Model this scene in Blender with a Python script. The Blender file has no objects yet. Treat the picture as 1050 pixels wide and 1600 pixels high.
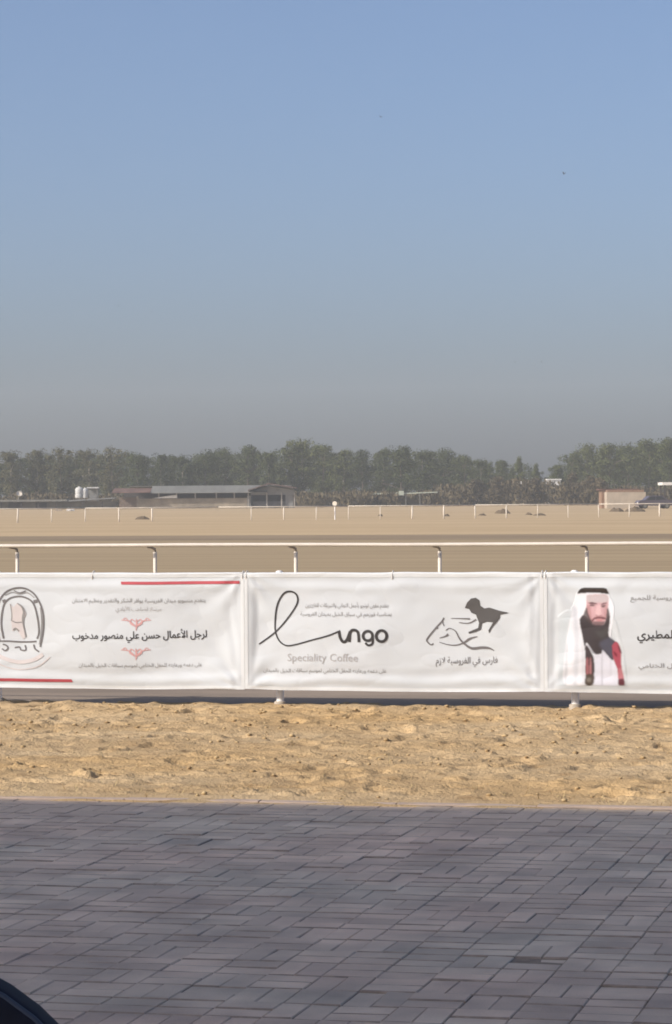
import bpy, bmesh, math, random
import numpy as np
from mathutils import Vector, Matrix
from mathutils.geometry import tessellate_polygon

random.seed(7)
RNG = np.random.default_rng(7)
R = math.radians
SC = bpy.context.scene
COL = SC.collection

# ------------------------------------------------------------------ camera
EYE = 1.75                       # eye height, metres
FPX = 4500.0                     # focal length in photo pixels (photo 1050 x 1600)
DS = FPX / 3800.0                # depths below are paced out for a 3800 px lens
HOR = 775.0                      # horizon row at the middle column
YAW, ROLL = R(12.5), 0.007
PITCH = math.atan((800 - HOR) / FPX)
_f = Vector((-math.sin(YAW) * math.cos(PITCH), math.cos(YAW) * math.cos(PITCH), -math.sin(PITCH)))
_r = Vector((math.cos(YAW), math.sin(YAW), 0))
_u = _r.cross(_f)
CR = (_r * math.cos(ROLL) - _u * math.sin(ROLL)).normalized()
CU = (_u * math.cos(ROLL) + _r * math.sin(ROLL)).normalized()
CF = _f.normalized()
EYEP = Vector((0, 0, EYE))
cam = bpy.data.cameras.new('camera')
cam.sensor_fit = 'VERTICAL'
cam.sensor_height = 24.0
cam.lens = FPX / 1600 * 24.0
cam.clip_start, cam.clip_end = 0.05, 6000
camo = bpy.data.objects.new('camera', cam)
COL.objects.link(camo)
m = Matrix((CR, CU, -CF)).transposed().to_4x4()
m.translation = EYEP
camo.matrix_world = m
SC.camera = camo

# ------------------------------------------------------------------ light
SUN_EL, SUN_AZ = R(31), R(51)    # azimuth measured from straight behind the camera side towards the left
sun_dir = Vector((-math.sin(SUN_AZ) * math.cos(SUN_EL), -math.cos(SUN_AZ) * math.cos(SUN_EL), math.sin(SUN_EL)))
w = bpy.data.worlds.new('World'); SC.world = w; w.use_nodes = True
nt = w.node_tree; nt.nodes.clear()
out = nt.nodes.new('ShaderNodeOutputWorld'); bg = nt.nodes.new('ShaderNodeBackground')
sky = nt.nodes.new('ShaderNodeTexSky'); sky.sky_type = 'NISHITA'; sky.sun_disc = False
sky.sun_elevation = SUN_EL
sky.sun_rotation = math.atan2(sun_dir.x, sun_dir.y)
sky.air_density, sky.dust_density, sky.ozone_density, sky.altitude = 0.6, 3.15, 3.0, 0
bg.inputs['Strength'].default_value = 0.13
nt.links.new(sky.outputs[0], bg.inputs[0]); nt.links.new(bg.outputs[0], out.inputs[0])
sl = bpy.data.lights.new('sun', 'SUN'); sl.energy = 3.6; sl.angle = R(0.6); sl.color = (1.0, 0.93, 0.84)
so = bpy.data.objects.new('sun', sl); COL.objects.link(so)
so.rotation_euler = (-sun_dir).to_track_quat('-Z', 'Y').to_euler()
so.location = (0, 0, 60)
SC.view_settings.view_transform = 'Standard'; SC.view_settings.look = 'None'
SC.view_settings.exposure = 0.40; SC.view_settings.gamma = 1.0
SC.view_settings.use_curve_mapping = False
SC.render.engine = 'CYCLES'
SC.cycles.max_bounces = 6; SC.cycles.volume_bounces = 0
SC.cycles.use_denoising = True
SC.cycles.filter_width = 1.8

# ------------------------------------------------------------------ helpers: where things stand
def ray(x, y): return CF * FPX + CR * (x - 525) + CU * (800 - y)
def at_ground(x, y, z=0.0):
    d = ray(x, y); t = (z - EYE) / d.z; return EYEP + d * t
def at_depth(x, y, dep): return EYEP + ray(x, y) * (dep * DS / FPX)
def on_y(x, y, Y):
    d = ray(x, y); return EYEP + d * (Y / d.y)
def foot(x, dep, z=0.0):
    p = at_depth(x, hor(x), dep); return Vector((p.x, p.y, z))
def hor(x): return HOR - ROLL * (x - 525)

# ------------------------------------------------------------------ helpers: materials
MATS = {}
def S(r, g, b):
    def c(v):
        v /= 255.0
        return v / 12.92 if v <= 0.04045 else ((v + 0.055) / 1.055) ** 2.4
    return (c(r), c(g), c(b), 1.0)
def L4(c): return (c[0], c[1], c[2], 1.0)
def mat(name, col, rough=0.7, var=0.12, scale=4.0, bump=0.0, bscale=None, metal=0.0, stretch=(1, 1, 1), col2=None,
        spec=0.3, coords='Object', detail=6.0):
    if name in MATS: return MATS[name]
    m = bpy.data.materials.new(name); m.use_nodes = True
    n, l = m.node_tree.nodes, m.node_tree.links
    b = n['Principled BSDF']
    b.inputs['Roughness'].default_value = rough; b.inputs['Metallic'].default_value = metal
    b.inputs['Specular IOR Level'].default_value = spec
    if coords == 'Position':
        src = n.new('ShaderNodeNewGeometry').outputs['Position']
    else:
        src = n.new('ShaderNodeTexCoord').outputs['Object']
    mp = n.new('ShaderNodeMapping'); mp.inputs['Scale'].default_value = stretch
    l.new(src, mp.inputs[0])
    no = n.new('ShaderNodeTexNoise'); no.inputs['Scale'].default_value = scale; no.inputs['Detail'].default_value = detail
    no.inputs['Roughness'].default_value = 0.62
    l.new(mp.outputs[0], no.inputs['Vector'])
    rp = n.new('ShaderNodeValToRGB')
    a = tuple(max(0, c * (1 - var)) for c in col[:3]) + (1,)
    z = tuple(min(1, c * (1 + var)) for c in col[:3]) + (1,) if col2 is None else L4(col2)
    if col2 is not None: a = L4(col)
    rp.color_ramp.elements[0].position = 0.32; rp.color_ramp.elements[1].position = 0.68
    rp.color_ramp.elements[0].color = a; rp.color_ramp.elements[1].color = z
    l.new(no.outputs[0], rp.inputs[0]); l.new(rp.outputs[0], b.inputs['Base Color'])
    if bump:
        nb = n.new('ShaderNodeTexNoise'); nb.inputs['Scale'].default_value = bscale or scale * 4; nb.inputs['Detail'].default_value = 5
        l.new(mp.outputs[0], nb.inputs['Vector'])
        bp = n.new('ShaderNodeBump'); bp.inputs['Strength'].default_value = 1.0; bp.inputs['Distance'].default_value = bump
        l.new(nb.outputs[0], bp.inputs['Height']); l.new(bp.outputs[0], b.inputs['Normal'])
    MATS[name] = m
    return m

def leaf_mat(name, col, col2):
    m = bpy.data.materials.new(name); m.use_nodes = True
    n, l = m.node_tree.nodes, m.node_tree.links
    b = n['Principled BSDF']; b.inputs['Roughness'].default_value = 0.75; b.inputs['Specular IOR Level'].default_value = 0.15
    g = n.new('ShaderNodeNewGeometry'); oi = n.new('ShaderNodeObjectInfo')
    mx = n.new('ShaderNodeMix'); mx.data_type = 'RGBA'
    mx.inputs[6].default_value = L4(col); mx.inputs[7].default_value = L4(col2)
    ad = n.new('ShaderNodeMath'); ad.operation = 'MULTIPLY_ADD'; ad.inputs[1].default_value = 0.55
    sc = n.new('ShaderNodeMath'); sc.operation = 'MULTIPLY'; sc.inputs[1].default_value = 0.45
    l.new(oi.outputs['Random'], sc.inputs[0])
    l.new(g.outputs['Random Per Island'], ad.inputs[0]); l.new(sc.outputs[0], ad.inputs[2])
    l.new(ad.outputs[0], mx.inputs[0]); l.new(mx.outputs[2], b.inputs['Base Color'])
    MATS[name] = m
    return m

# ------------------------------------------------------------------ helpers: meshes and objects
def link(name, me, material, parent=None):
    o = bpy.data.objects.new(name, me); COL.objects.link(o)
    if material is not None and not me.materials: me.materials.append(material)
    if parent is not None: o.parent = parent
    return o
def tag(o, label=None, cat=None, group=None, kind=None):
    if label: o['label'] = label
    if cat: o['category'] = cat
    if group: o['group'] = group
    if kind: o['kind'] = kind
    return o
def thing(name, loc, label, cat, group=None, rz=0.0):
    o = bpy.data.objects.new(name, None); COL.objects.link(o)
    o.empty_display_size = 0.2
    o.location = loc; o.rotation_euler = (0, 0, rz)
    return tag(o, label, cat, group)
def copy_tree(o, parent=None):
    c = o.copy(); COL.objects.link(c); c.parent = parent
    for ch in list(o.children): copy_tree(ch, c)
    return c

class MB:
    """collects simple solids; build() links them as one mesh"""
    def __init__(s): s.v = []; s.f = []
    def add(s, vs, fs):
        k = len(s.v); s.v += [tuple(p) for p in vs]; s.f += [tuple(i + k for i in q) for q in fs]; return s
    def box(s, x0, x1, y0, y1, z0, z1):
        return s.add([(x0, y0, z0), (x1, y0, z0), (x1, y1, z0), (x0, y1, z0), (x0, y0, z1), (x1, y0, z1), (x1, y1, z1), (x0, y1, z1)],
                     [(0, 3, 2, 1), (4, 5, 6, 7), (0, 1, 5, 4), (1, 2, 6, 5), (2, 3, 7, 6), (3, 0, 4, 7)])
    def tube(s, pts, rad, n=10, caps=True):
        pts = [Vector(p) for p in pts]
        rad = rad if isinstance(rad, (list, tuple)) else [rad] * len(pts)
        rings = []
        for i, p in enumerate(pts):
            t = (pts[min(i + 1, len(pts) - 1)] - pts[max(i - 1, 0)]).normalized()
            a = t.cross(Vector((0, 0, 1)) if abs(t.z) < 0.9 else Vector((1, 0, 0))).normalized(); b = t.cross(a)
            rings.append([p + (a * math.cos(2 * math.pi * j / n) + b * math.sin(2 * math.pi * j / n)) * rad[i] for j in range(n)])
        vs = [q for r_ in rings for q in r_]; fs = []
        for i in range(len(pts) - 1):
            for j in range(n):
                fs.append((i * n + j, i * n + (j + 1) % n, (i + 1) * n + (j + 1) % n, (i + 1) * n + j))
        if caps:
            fs.append(tuple(range(n - 1, -1, -1))); fs.append(tuple((len(pts) - 1) * n + j for j in range(n)))
        return s.add(vs, fs)
    def lathe(s, prof, n=16, cx=0, cy=0):
        vs = []; fs = []
        for (r_, z) in prof:
            vs += [(cx + r_ * math.cos(2 * math.pi * j / n), cy + r_ * math.sin(2 * math.pi * j / n), z) for j in range(n)]
        for i in range(len(prof) - 1):
            for j in range(n):
                fs.append((i * n + j, i * n + (j + 1) % n, (i + 1) * n + (j + 1) % n, (i + 1) * n + j))
        fs.append(tuple(range(n - 1, -1, -1))); fs.append(tuple((len(prof) - 1) * n + j for j in range(n)))
        return s.add(vs, fs)
    def prism(s, poly, a0, a1, axis='y'):
        n = len(poly)
        def P(p, a): return (p[0], a, p[1]) if axis == 'y' else (a, p[0], p[1])
        vs = [P(p, a0) for p in poly] + [P(p, a1) for p in poly]
        fs = [tuple(range(n)), tuple(range(2 * n - 1, n - 1, -1))] + [(j, n + j, n + (j + 1) % n, (j + 1) % n) for j in range(n)]
        return s.add(vs, fs)
    def build(s, name, material, parent=None, smooth=False):
        me = bpy.data.meshes.new(name); me.from_pydata(s.v, [], s.f); me.update()
        bm = bmesh.new(); bm.from_mesh(me); bmesh.ops.recalc_face_normals(bm, faces=bm.faces); bm.to_mesh(me); bm.free()
        if smooth:
            me.polygons.foreach_set('use_smooth', [True] * len(me.polygons))
        return link(name, me, material, parent)

def np_mesh(name, V, F):
    """V (n,3), F (m,3|4) numpy -> mesh"""
    V = np.asarray(V, np.float32); F = np.asarray(F, np.int32)
    me = bpy.data.meshes.new(name); k = F.shape[1]
    me.vertices.add(len(V)); me.vertices.foreach_set('co', V.ravel())
    me.loops.add(F.size); me.loops.foreach_set('vertex_index', F.ravel())
    me.polygons.add(len(F)); me.polygons.foreach_set('loop_start', np.arange(0, F.size, k, dtype=np.int32))
    me.update(calc_edges=True); me.validate()
    return me

# value noise on numpy arrays
_T = np.random.default_rng(3).random((256, 256))
def vn(x, y):
    xi = np.floor(x).astype(int); yi = np.floor(y).astype(int); fx = x - xi; fy = y - yi
    fx = fx * fx * (3 - 2 * fx); fy = fy * fy * (3 - 2 * fy)
    g = lambda a, b: _T[a & 255, b & 255]
    return (g(xi, yi) * (1 - fx) + g(xi + 1, yi) * fx) * (1 - fy) + (g(xi, yi + 1) * (1 - fx) + g(xi + 1, yi + 1) * fx) * fy
def fbm(x, y, o=4):
    s = 0; a = 0.5
    for k in range(o):
        s = s + a * vn(x * 2 ** k + 17.3 * k, y * 2 ** k + 9.1 * k); a *= 0.5
    return s

# ------------------------------------------------------------------ the lie of the land
YK = at_ground(525, 1257).y            # kerb line (front edge of the paving)
YF = at_ground(434, 1101).y            # line of the bannered fence
YR = foot(525, 41.4).y                 # line of the second rail
KW = 0.10

def sheet(name, x0, x1, y0, y1, z, material, nx=1, ny=1):
    xs = np.linspace(x0, x1, nx + 1); ys = np.linspace(y0, y1, ny + 1)
    X, Y = np.meshgrid(xs, ys); V = np.stack([X.ravel(), Y.ravel(), np.full(X.size, z)], 1)
    i = np.arange(nx * ny); r_ = i // nx; c = i % nx; a = r_ * (nx + 1) + c
    o = link(name, np_mesh(name, V, np.stack([a, a + 1, a + nx + 2, a + nx + 1], 1)), material)
    return tag(o, kind='structure')

M_ground = mat('pale_sand', (0.40, 0.285, 0.155), 0.95, scale=0.10, stretch=(0.35, 1, 1), col2=(0.49, 0.36, 0.205), coords='Position', bump=0.03, bscale=1.2)
M_track = mat('harrowed_sand', (0.26, 0.19, 0.105), 0.95, scale=0.9, stretch=(0.05, 1, 1), col2=(0.38, 0.285, 0.165), coords='Position', bump=0.03, bscale=2.0)
M_edge = mat('dark_track_edge', (0.20, 0.145, 0.085), 0.95, scale=0.3, stretch=(0.15, 1, 1), col2=(0.30, 0.225, 0.14), coords='Position', bump=0.04, bscale=2.0)
sheet('ground', -900, 900, -600, 1080, -0.035, M_ground)
sheet('racetrack', -300, 300, YF + 2.6, 96 * DS, -0.030, M_track)
sheet('shadow_strip', -60, 60, YF + 0.20, YF + 3.2, -0.026, mat('shadow_strip_ground', (0.26, 0.205, 0.155), 0.9, var=0.2, scale=0.8, stretch=(.3, 1, 1), coords='Position', bump=.01, bscale=20))  # added strip; its grey-brown colour fills out the banners' shadow band
sheet('track_edge', -300, 300, 96.0 * DS, 108 * DS, -0.026, M_edge)

# sand verge between the paving and the bannered fence: churned, lumpy sand
M_verge = bpy.data.materials.new('churned_sand'); M_verge.use_nodes = True
def verge_material(m):
    n, l = m.node_tree.nodes, m.node_tree.links; b = n['Principled BSDF']
    b.inputs['Roughness'].default_value = 0.95; b.inputs['Specular IOR Level'].default_value = 0.1
    g = n.new('ShaderNodeNewGeometry')
    def nz(scale, st, det=5.0):
        mp = n.new('ShaderNodeMapping'); mp.inputs['Scale'].default_value = st; l.new(g.outputs['Position'], mp.inputs[0])
        t = n.new('ShaderNodeTexNoise'); t.inputs['Scale'].default_value = scale; t.inputs['Detail'].default_value = det
        l.new(mp.outputs[0], t.inputs['Vector']); return t.outputs[0]
    r1 = n.new('ShaderNodeValToRGB'); r1.color_ramp.elements[0].position = 0.3; r1.color_ramp.elements[1].position = 0.7
    r1.color_ramp.elements[0].color = (0.40, 0.275, 0.145, 1); r1.color_ramp.elements[1].color = (0.55, 0.41, 0.245, 1)
    l.new(nz(1.1, (0.6, 1, 1)), r1.inputs[0])
    r2 = n.new('ShaderNodeValToRGB'); r2.color_ramp.elements[0].position = 0.56; r2.color_ramp.elements[1].position = 0.70
    r2.color_ramp.elements[0].color = (0, 0, 0, 1); r2.color_ramp.elements[1].color = (1, 1, 1, 1)
    l.new(nz(9.0, (0.6, 1, 1), 4.0), r2.inputs[0])
    mx = n.new('ShaderNodeMix'); mx.data_type = 'RGBA'; mx.inputs[7].default_value = (0.20, 0.125, 0.06, 1)
    sc = n.new('ShaderNodeMath'); sc.operation = 'MULTIPLY'; sc.inputs[1].default_value = 0.55
    l.new(r2.outputs[0], sc.inputs[0]); l.new(sc.outputs[0], mx.inputs[0])
    r5 = n.new('ShaderNodeValToRGB'); r5.color_ramp.elements[0].position = 0.45; r5.color_ramp.elements[1].position = 0.72
    r5.color_ramp.elements[0].color = (0, 0, 0, 1); r5.color_ramp.elements[1].color = (.6, .6, .6, 1); l.new(nz(0.42, (0.7, 1.3, 1), 3.0), r5.inputs[0])
    oc = n.new('ShaderNodeMix'); oc.data_type = 'RGBA'; oc.inputs[7].default_value = (0.46, 0.285, 0.115, 1)
    l.new(r5.outputs[0], oc.inputs[0]); l.new(r1.outputs[0], oc.inputs[6]); l.new(oc.outputs[2], mx.inputs[6])
    l.new(mx.outputs[2], b.inputs['Base Color'])
    bp = n.new('ShaderNodeBump'); bp.inputs['Distance'].default_value = 0.016; bp.inputs['Strength'].default_value = 0.9
    l.new(nz(45.0, (1, 1, 1)), bp.inputs['Height']); l.new(bp.outputs[0], b.inputs['Normal'])
verge_material(M_verge)
VX0, VX1 = -10.0, 1.8
def verge_h(X, Y):
    t = np.clip((Y - (YK + KW)) / 0.5, 0, 1)
    h = 0.05 * (fbm(X * 0.5, Y * 0.9) - 0.5)
    c = fbm(X * 4.2 + 3, Y * 5.5, 3)
    h = h + 0.045 * np.clip(c - 0.50, -0.2, 0.25)
    d = vn(X * 6.5 + 40, Y * 8.0 + 11)
    near = 0.55 + 0.45 * np.clip((Y - YK - 3.6) / 2.5, 0, 1)
    h = h - 0.060 * near * np.clip(d - 0.74, 0, 1) / 0.26
    e = vn(X * 11 + 80, Y * 13 + 5)
    h = h + 0.020 * np.clip(e - 0.70, 0, 1) / 0.3 + 0.012 * (fbm(X * 17, Y * 24, 3) - 0.45)
    h = h * t
    # low bank of raked sand just behind the fence line, left of the first post
    return h
def verge():
    dx = 0.024
    xs = np.arange(VX0, VX1, dx); ys = np.concatenate([np.arange(YK - 0.05, YK + KW - .004, 0.012), np.arange(YK + KW, YF + 0.30, dx)])
    X, Y = np.meshgrid(xs, ys); Z = verge_h(X, Y)
    drift = 0.014 + 0.05 * (fbm(X * 2.3 + 50, Y * 7, 4) - 0.66 + 0.12 * (Y - YK) / KW)
    Z = np.where(Y < YK + KW - .002, np.minimum(drift, 0.022), Z)
    rg = np.random.default_rng(12); nz0 = int(np.argmax(ys >= YK + KW))
    for _ in range(260):
        cx, cy = rg.uniform(VX0 + .3, VX1 - .3), rg.uniform(YK + .5, YF - .1); rad = rg.uniform(.055, .085); dpt = rg.uniform(.012, .04); an = rg.uniform(0, 6.28)
        i0, i1 = np.searchsorted(xs, (cx - .2, cx + .2)); j0, j1 = np.searchsorted(ys, (cy - .2, cy + .2)); j0 = max(j0, nz0)
        ux, uy = X[j0:j1, i0:i1] - cx, Y[j0:j1, i0:i1] - cy; a = ux * math.cos(an) + uy * math.sin(an); b = -ux * math.sin(an) + uy * math.cos(an)
        q = np.sqrt((a / 1.25) ** 2 + b ** 2) / rad
        Z[j0:j1, i0:i1] += -dpt * np.exp(-q ** 4) + dpt * .45 * np.exp(-((q - 1.35) / .28) ** 2) * (1 + .8 * a / rad / 1.6)
    Z[0, :] = -0.05
    Z[-1, :] = -0.05; Z[:, 0] = -0.05; Z[:, -1] = -0.05
    V = np.stack([X.ravel(), Y.ravel(), Z.ravel()], 1); nx = len(xs); ny = len(ys)
    i = np.arange((nx - 1) * (ny - 1)); r_ = i // (nx - 1); c = i % (nx - 1); a = r_ * nx + c
    me = np_mesh('sand_verge', V, np.stack([a, a + 1, a + nx + 1, a + nx], 1))
    me.polygons.foreach_set('use_smooth', [True] * len(me.polygons))
    tag(link('sand_verge', me, M_verge), kind='structure')
verge()
def zg(x, y): return float(verge_h(np.array([x]), np.array([y]))[0])

def clods():
    n = 3400
    X = RNG.uniform(VX0 + .3, VX1 - .3, n); Y = YK + KW + 0.15 + (YF + 0.1 - YK - 0.25) * RNG.random(n) ** 0.85
    keep = vn(X * 1.3 + 9, Y * 1.3 + 2) + 0.35 * RNG.random(n) > 0.55
    X, Y = X[keep], Y[keep]; n = len(X); Z = verge_h(X, Y)
    base = np.array([(1, 0, 0), (0, 1, 0), (-1, 0, 0), (0, -1, 0), (0, 0, 0.8), (0, 0, -0.6), (.65, .65, .35), (-.65, .6, .3), (-.6, -.65, .35), (.6, -.6, .4)])
    tri = np.array([(0, 6, 4), (6, 1, 4), (1, 7, 4), (7, 2, 4), (2, 8, 4), (8, 3, 4), (3, 9, 4), (9, 0, 4), (0, 1, 6), (1, 2, 7), (2, 3, 8), (3, 0, 9), (0, 5, 1), (1, 5, 2), (2, 5, 3), (3, 5, 0)])
    s = 0.005 + 0.020 * RNG.random(n) ** 3.5
    an = RNG.uniform(0, 6.28, n); ca, sa = np.cos(an), np.sin(an)
    P = base[None] * (s[:, None, None] * RNG.uniform(0.7, 1.3, (n, 10, 3)))
    V = np.stack([P[..., 0] * ca[:, None] - P[..., 1] * sa[:, None] + X[:, None], P[..., 0] * sa[:, None] + P[..., 1] * ca[:, None] + Y[:, None],
                  P[..., 2] * 0.8 + Z[:, None] + 0.25 * s[:, None]], 2).reshape(-1, 3)
    F = (tri[None] + 10 * np.arange(n)[:, None, None]).reshape(-1, 3)
    o = link('sand_clods', np_mesh('sand_clods', V, F), mat('clod_earth', (0.30, 0.20, 0.10), 0.95, col2=(0.50, 0.37, 0.20), scale=3.0, coords='Position'))
    tag(o, 'loose brown clods strewn over the churned sand verge', 'soil clods', kind='stuff')
clods()
def straw():
    n = 4200
    X = RNG.uniform(VX0 + .3, VX1 - .3, n); Y = YK + KW + 0.12 + 3.6 * RNG.random(n) ** 1.4
    keep = fbm(X * 1.6 + 29, Y * 2.2 + 2, 2) + 0.1 * RNG.random(n) > 0.44
    X, Y = X[keep], Y[keep]; n = len(X); Z = verge_h(X, Y)
    an = RNG.uniform(0, 6.28, n); ln = RNG.uniform(0.02, 0.085, n); up = RNG.uniform(0.05, 0.75, n); wd = RNG.uniform(0.0012, 0.003, n)
    dx, dy, dz = np.cos(an) * np.cos(up) * ln, np.sin(an) * np.cos(up) * ln, np.sin(up) * ln
    px, py = -np.sin(an) * wd, np.cos(an) * wd
    A = np.stack([X - px, Y - py, Z], 1); B = np.stack([X + px, Y + py, Z], 1); C = np.stack([X + dx, Y + dy, Z + dz], 1)
    V = np.stack([A, B, C], 1).reshape(-1, 3)
    o = link('dry_straw', np_mesh('dry_straw', V, np.arange(3 * n).reshape(-1, 3)), mat('dry_straw', (0.34, 0.24, 0.10), 0.8, col2=(0.55, 0.43, 0.22), scale=2.0, coords='Position'))
    tag(o, 'dry straw scattered on the sand beside the paving kerb', 'dry straw', kind='stuff')
straw()

# kerb stones along the edge of the paving, flush with it
M_kerb = mat('kerb_concrete', (0.44, 0.34, 0.27), 0.9, var=0.14, scale=5, bump=0.003, coords='Position')
def kerb():
    root = tag(bpy.data.objects.new('kerb', None), kind='structure'); COL.objects.link(root); root.location = (0, YK, 0)
    L = 0.8
    for i in range(-15, 5):
        mb = MB(); x0 = i * L + 0.004; x1 = (i + 1) * L - 0.004; dz = random.uniform(-0.003, 0.004); c = 0.006
        z = 0.012 + dz
        prof = [(0.004, -0.12), (0.004, z - c), (0.004 + c, z), (KW - c, z), (KW, z - c), (KW, -0.12)]
        mb.prism(prof, x0, x1, axis='x'); mb.build('kerb_stone', M_kerb, root)
kerb()

# paving of grey-violet concrete blocks laid in basket weave
def brick_mat(name, island):
    m = bpy.data.materials.new(name); m.use_nodes = True
    n, l = m.node_tree.nodes, m.node_tree.links; b = n['Principled BSDF']
    b.inputs['Roughness'].default_value = 0.55; b.inputs['Specular IOR Level'].default_value = 0.5
    g = n.new('ShaderNodeNewGeometry')
    rnd = g.outputs['Random Per Island'] if island else n.new('ShaderNodeObjectInfo').outputs['Random']
    def nz(scale, det=4.0):
        t = n.new('ShaderNodeTexNoise'); t.inputs['Scale'].default_value = scale; t.inputs['Detail'].default_value = det
        l.new(g.outputs['Position'], t.inputs['Vector']); return t.outputs[0]
    r1 = n.new('ShaderNodeValToRGB'); e = r1.color_ramp.elements
    e[0].position = 0.35; e[0].color = (0.56, 0.42, 0.32, 1); e[1].position = 0.65; e[1].color = (0.51, 0.435, 0.335, 1)
    l.new(nz(0.9), r1.inputs[0])
    r2 = n.new('ShaderNodeValToRGB'); e = r2.color_ramp.elements
    e[0].color = (0.86, 0.85, 0.85, 1); e[1].color = (1.15, 1.15, 1.15, 1)
    l.new(rnd, r2.inputs[0])
    mu = n.new('ShaderNodeMix'); mu.data_type = 'RGBA'; mu.blend_type = 'MULTIPLY'; mu.inputs[0].default_value = 1
    l.new(r1.outputs[0], mu.inputs[6]); l.new(r2.outputs[0], mu.inputs[7])
    r3 = n.new('ShaderNodeValToRGB'); e = r3.color_ramp.elements
    e[0].position = 0.3; e[0].color = (0.66, 0.64, 0.62, 1); e[1].position = 0.7; e[1].color = (1.22, 1.20, 1.18, 1)
    l.new(nz(2.6, 9.0), r3.inputs[0])
    m2 = n.new('ShaderNodeMix'); m2.data_type = 'RGBA'; m2.blend_type = 'MULTIPLY'; m2.inputs[0].default_value = 1
    l.new(mu.outputs[2], m2.inputs[6]); l.new(r3.outputs[0], m2.inputs[7])
    sp = n.new('ShaderNodeSeparateXYZ'); l.new(g.outputs['Position'], sp.inputs[0])
    mr = n.new('ShaderNodeMapRange'); mr.inputs[1].default_value = YK - 2.2; mr.inputs[2].default_value = YK + 0.2; mr.inputs[3].default_value = -0.16; mr.inputs[4].default_value = 0.30
    l.new(sp.outputs[1], mr.inputs[0])
    ad = n.new('ShaderNodeMath'); ad.operation = 'ADD'; l.new(mr.outputs[0], ad.inputs[0]); l.new(nz(3.2, 7.0), ad.inputs[1])
    r4 = n.new('ShaderNodeValToRGB'); e = r4.color_ramp.elements; e[0].position = 0.48; e[0].color = (0, 0, 0, 1); e[1].position = 0.80; e[1].color = (0.65, 0.65, 0.65, 1)
    l.new(ad.outputs[0], r4.inputs[0])
    m3 = n.new('ShaderNodeMix'); m3.data_type = 'RGBA'; m3.inputs[7].default_value = (0.50, 0.38, 0.26, 1)
    l.new(r4.outputs[0], m3.inputs[0]); l.new(m2.outputs[2], m3.inputs[6]); l.new(m3.outputs[2], b.inputs['Base Color'])
    bp = n.new('ShaderNodeBump'); bp.inputs['Distance'].default_value = 0.0025; l.new(nz(90.0), bp.inputs['Height']); l.new(bp.outputs[0], b.inputs['Normal'])
    return m
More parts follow.
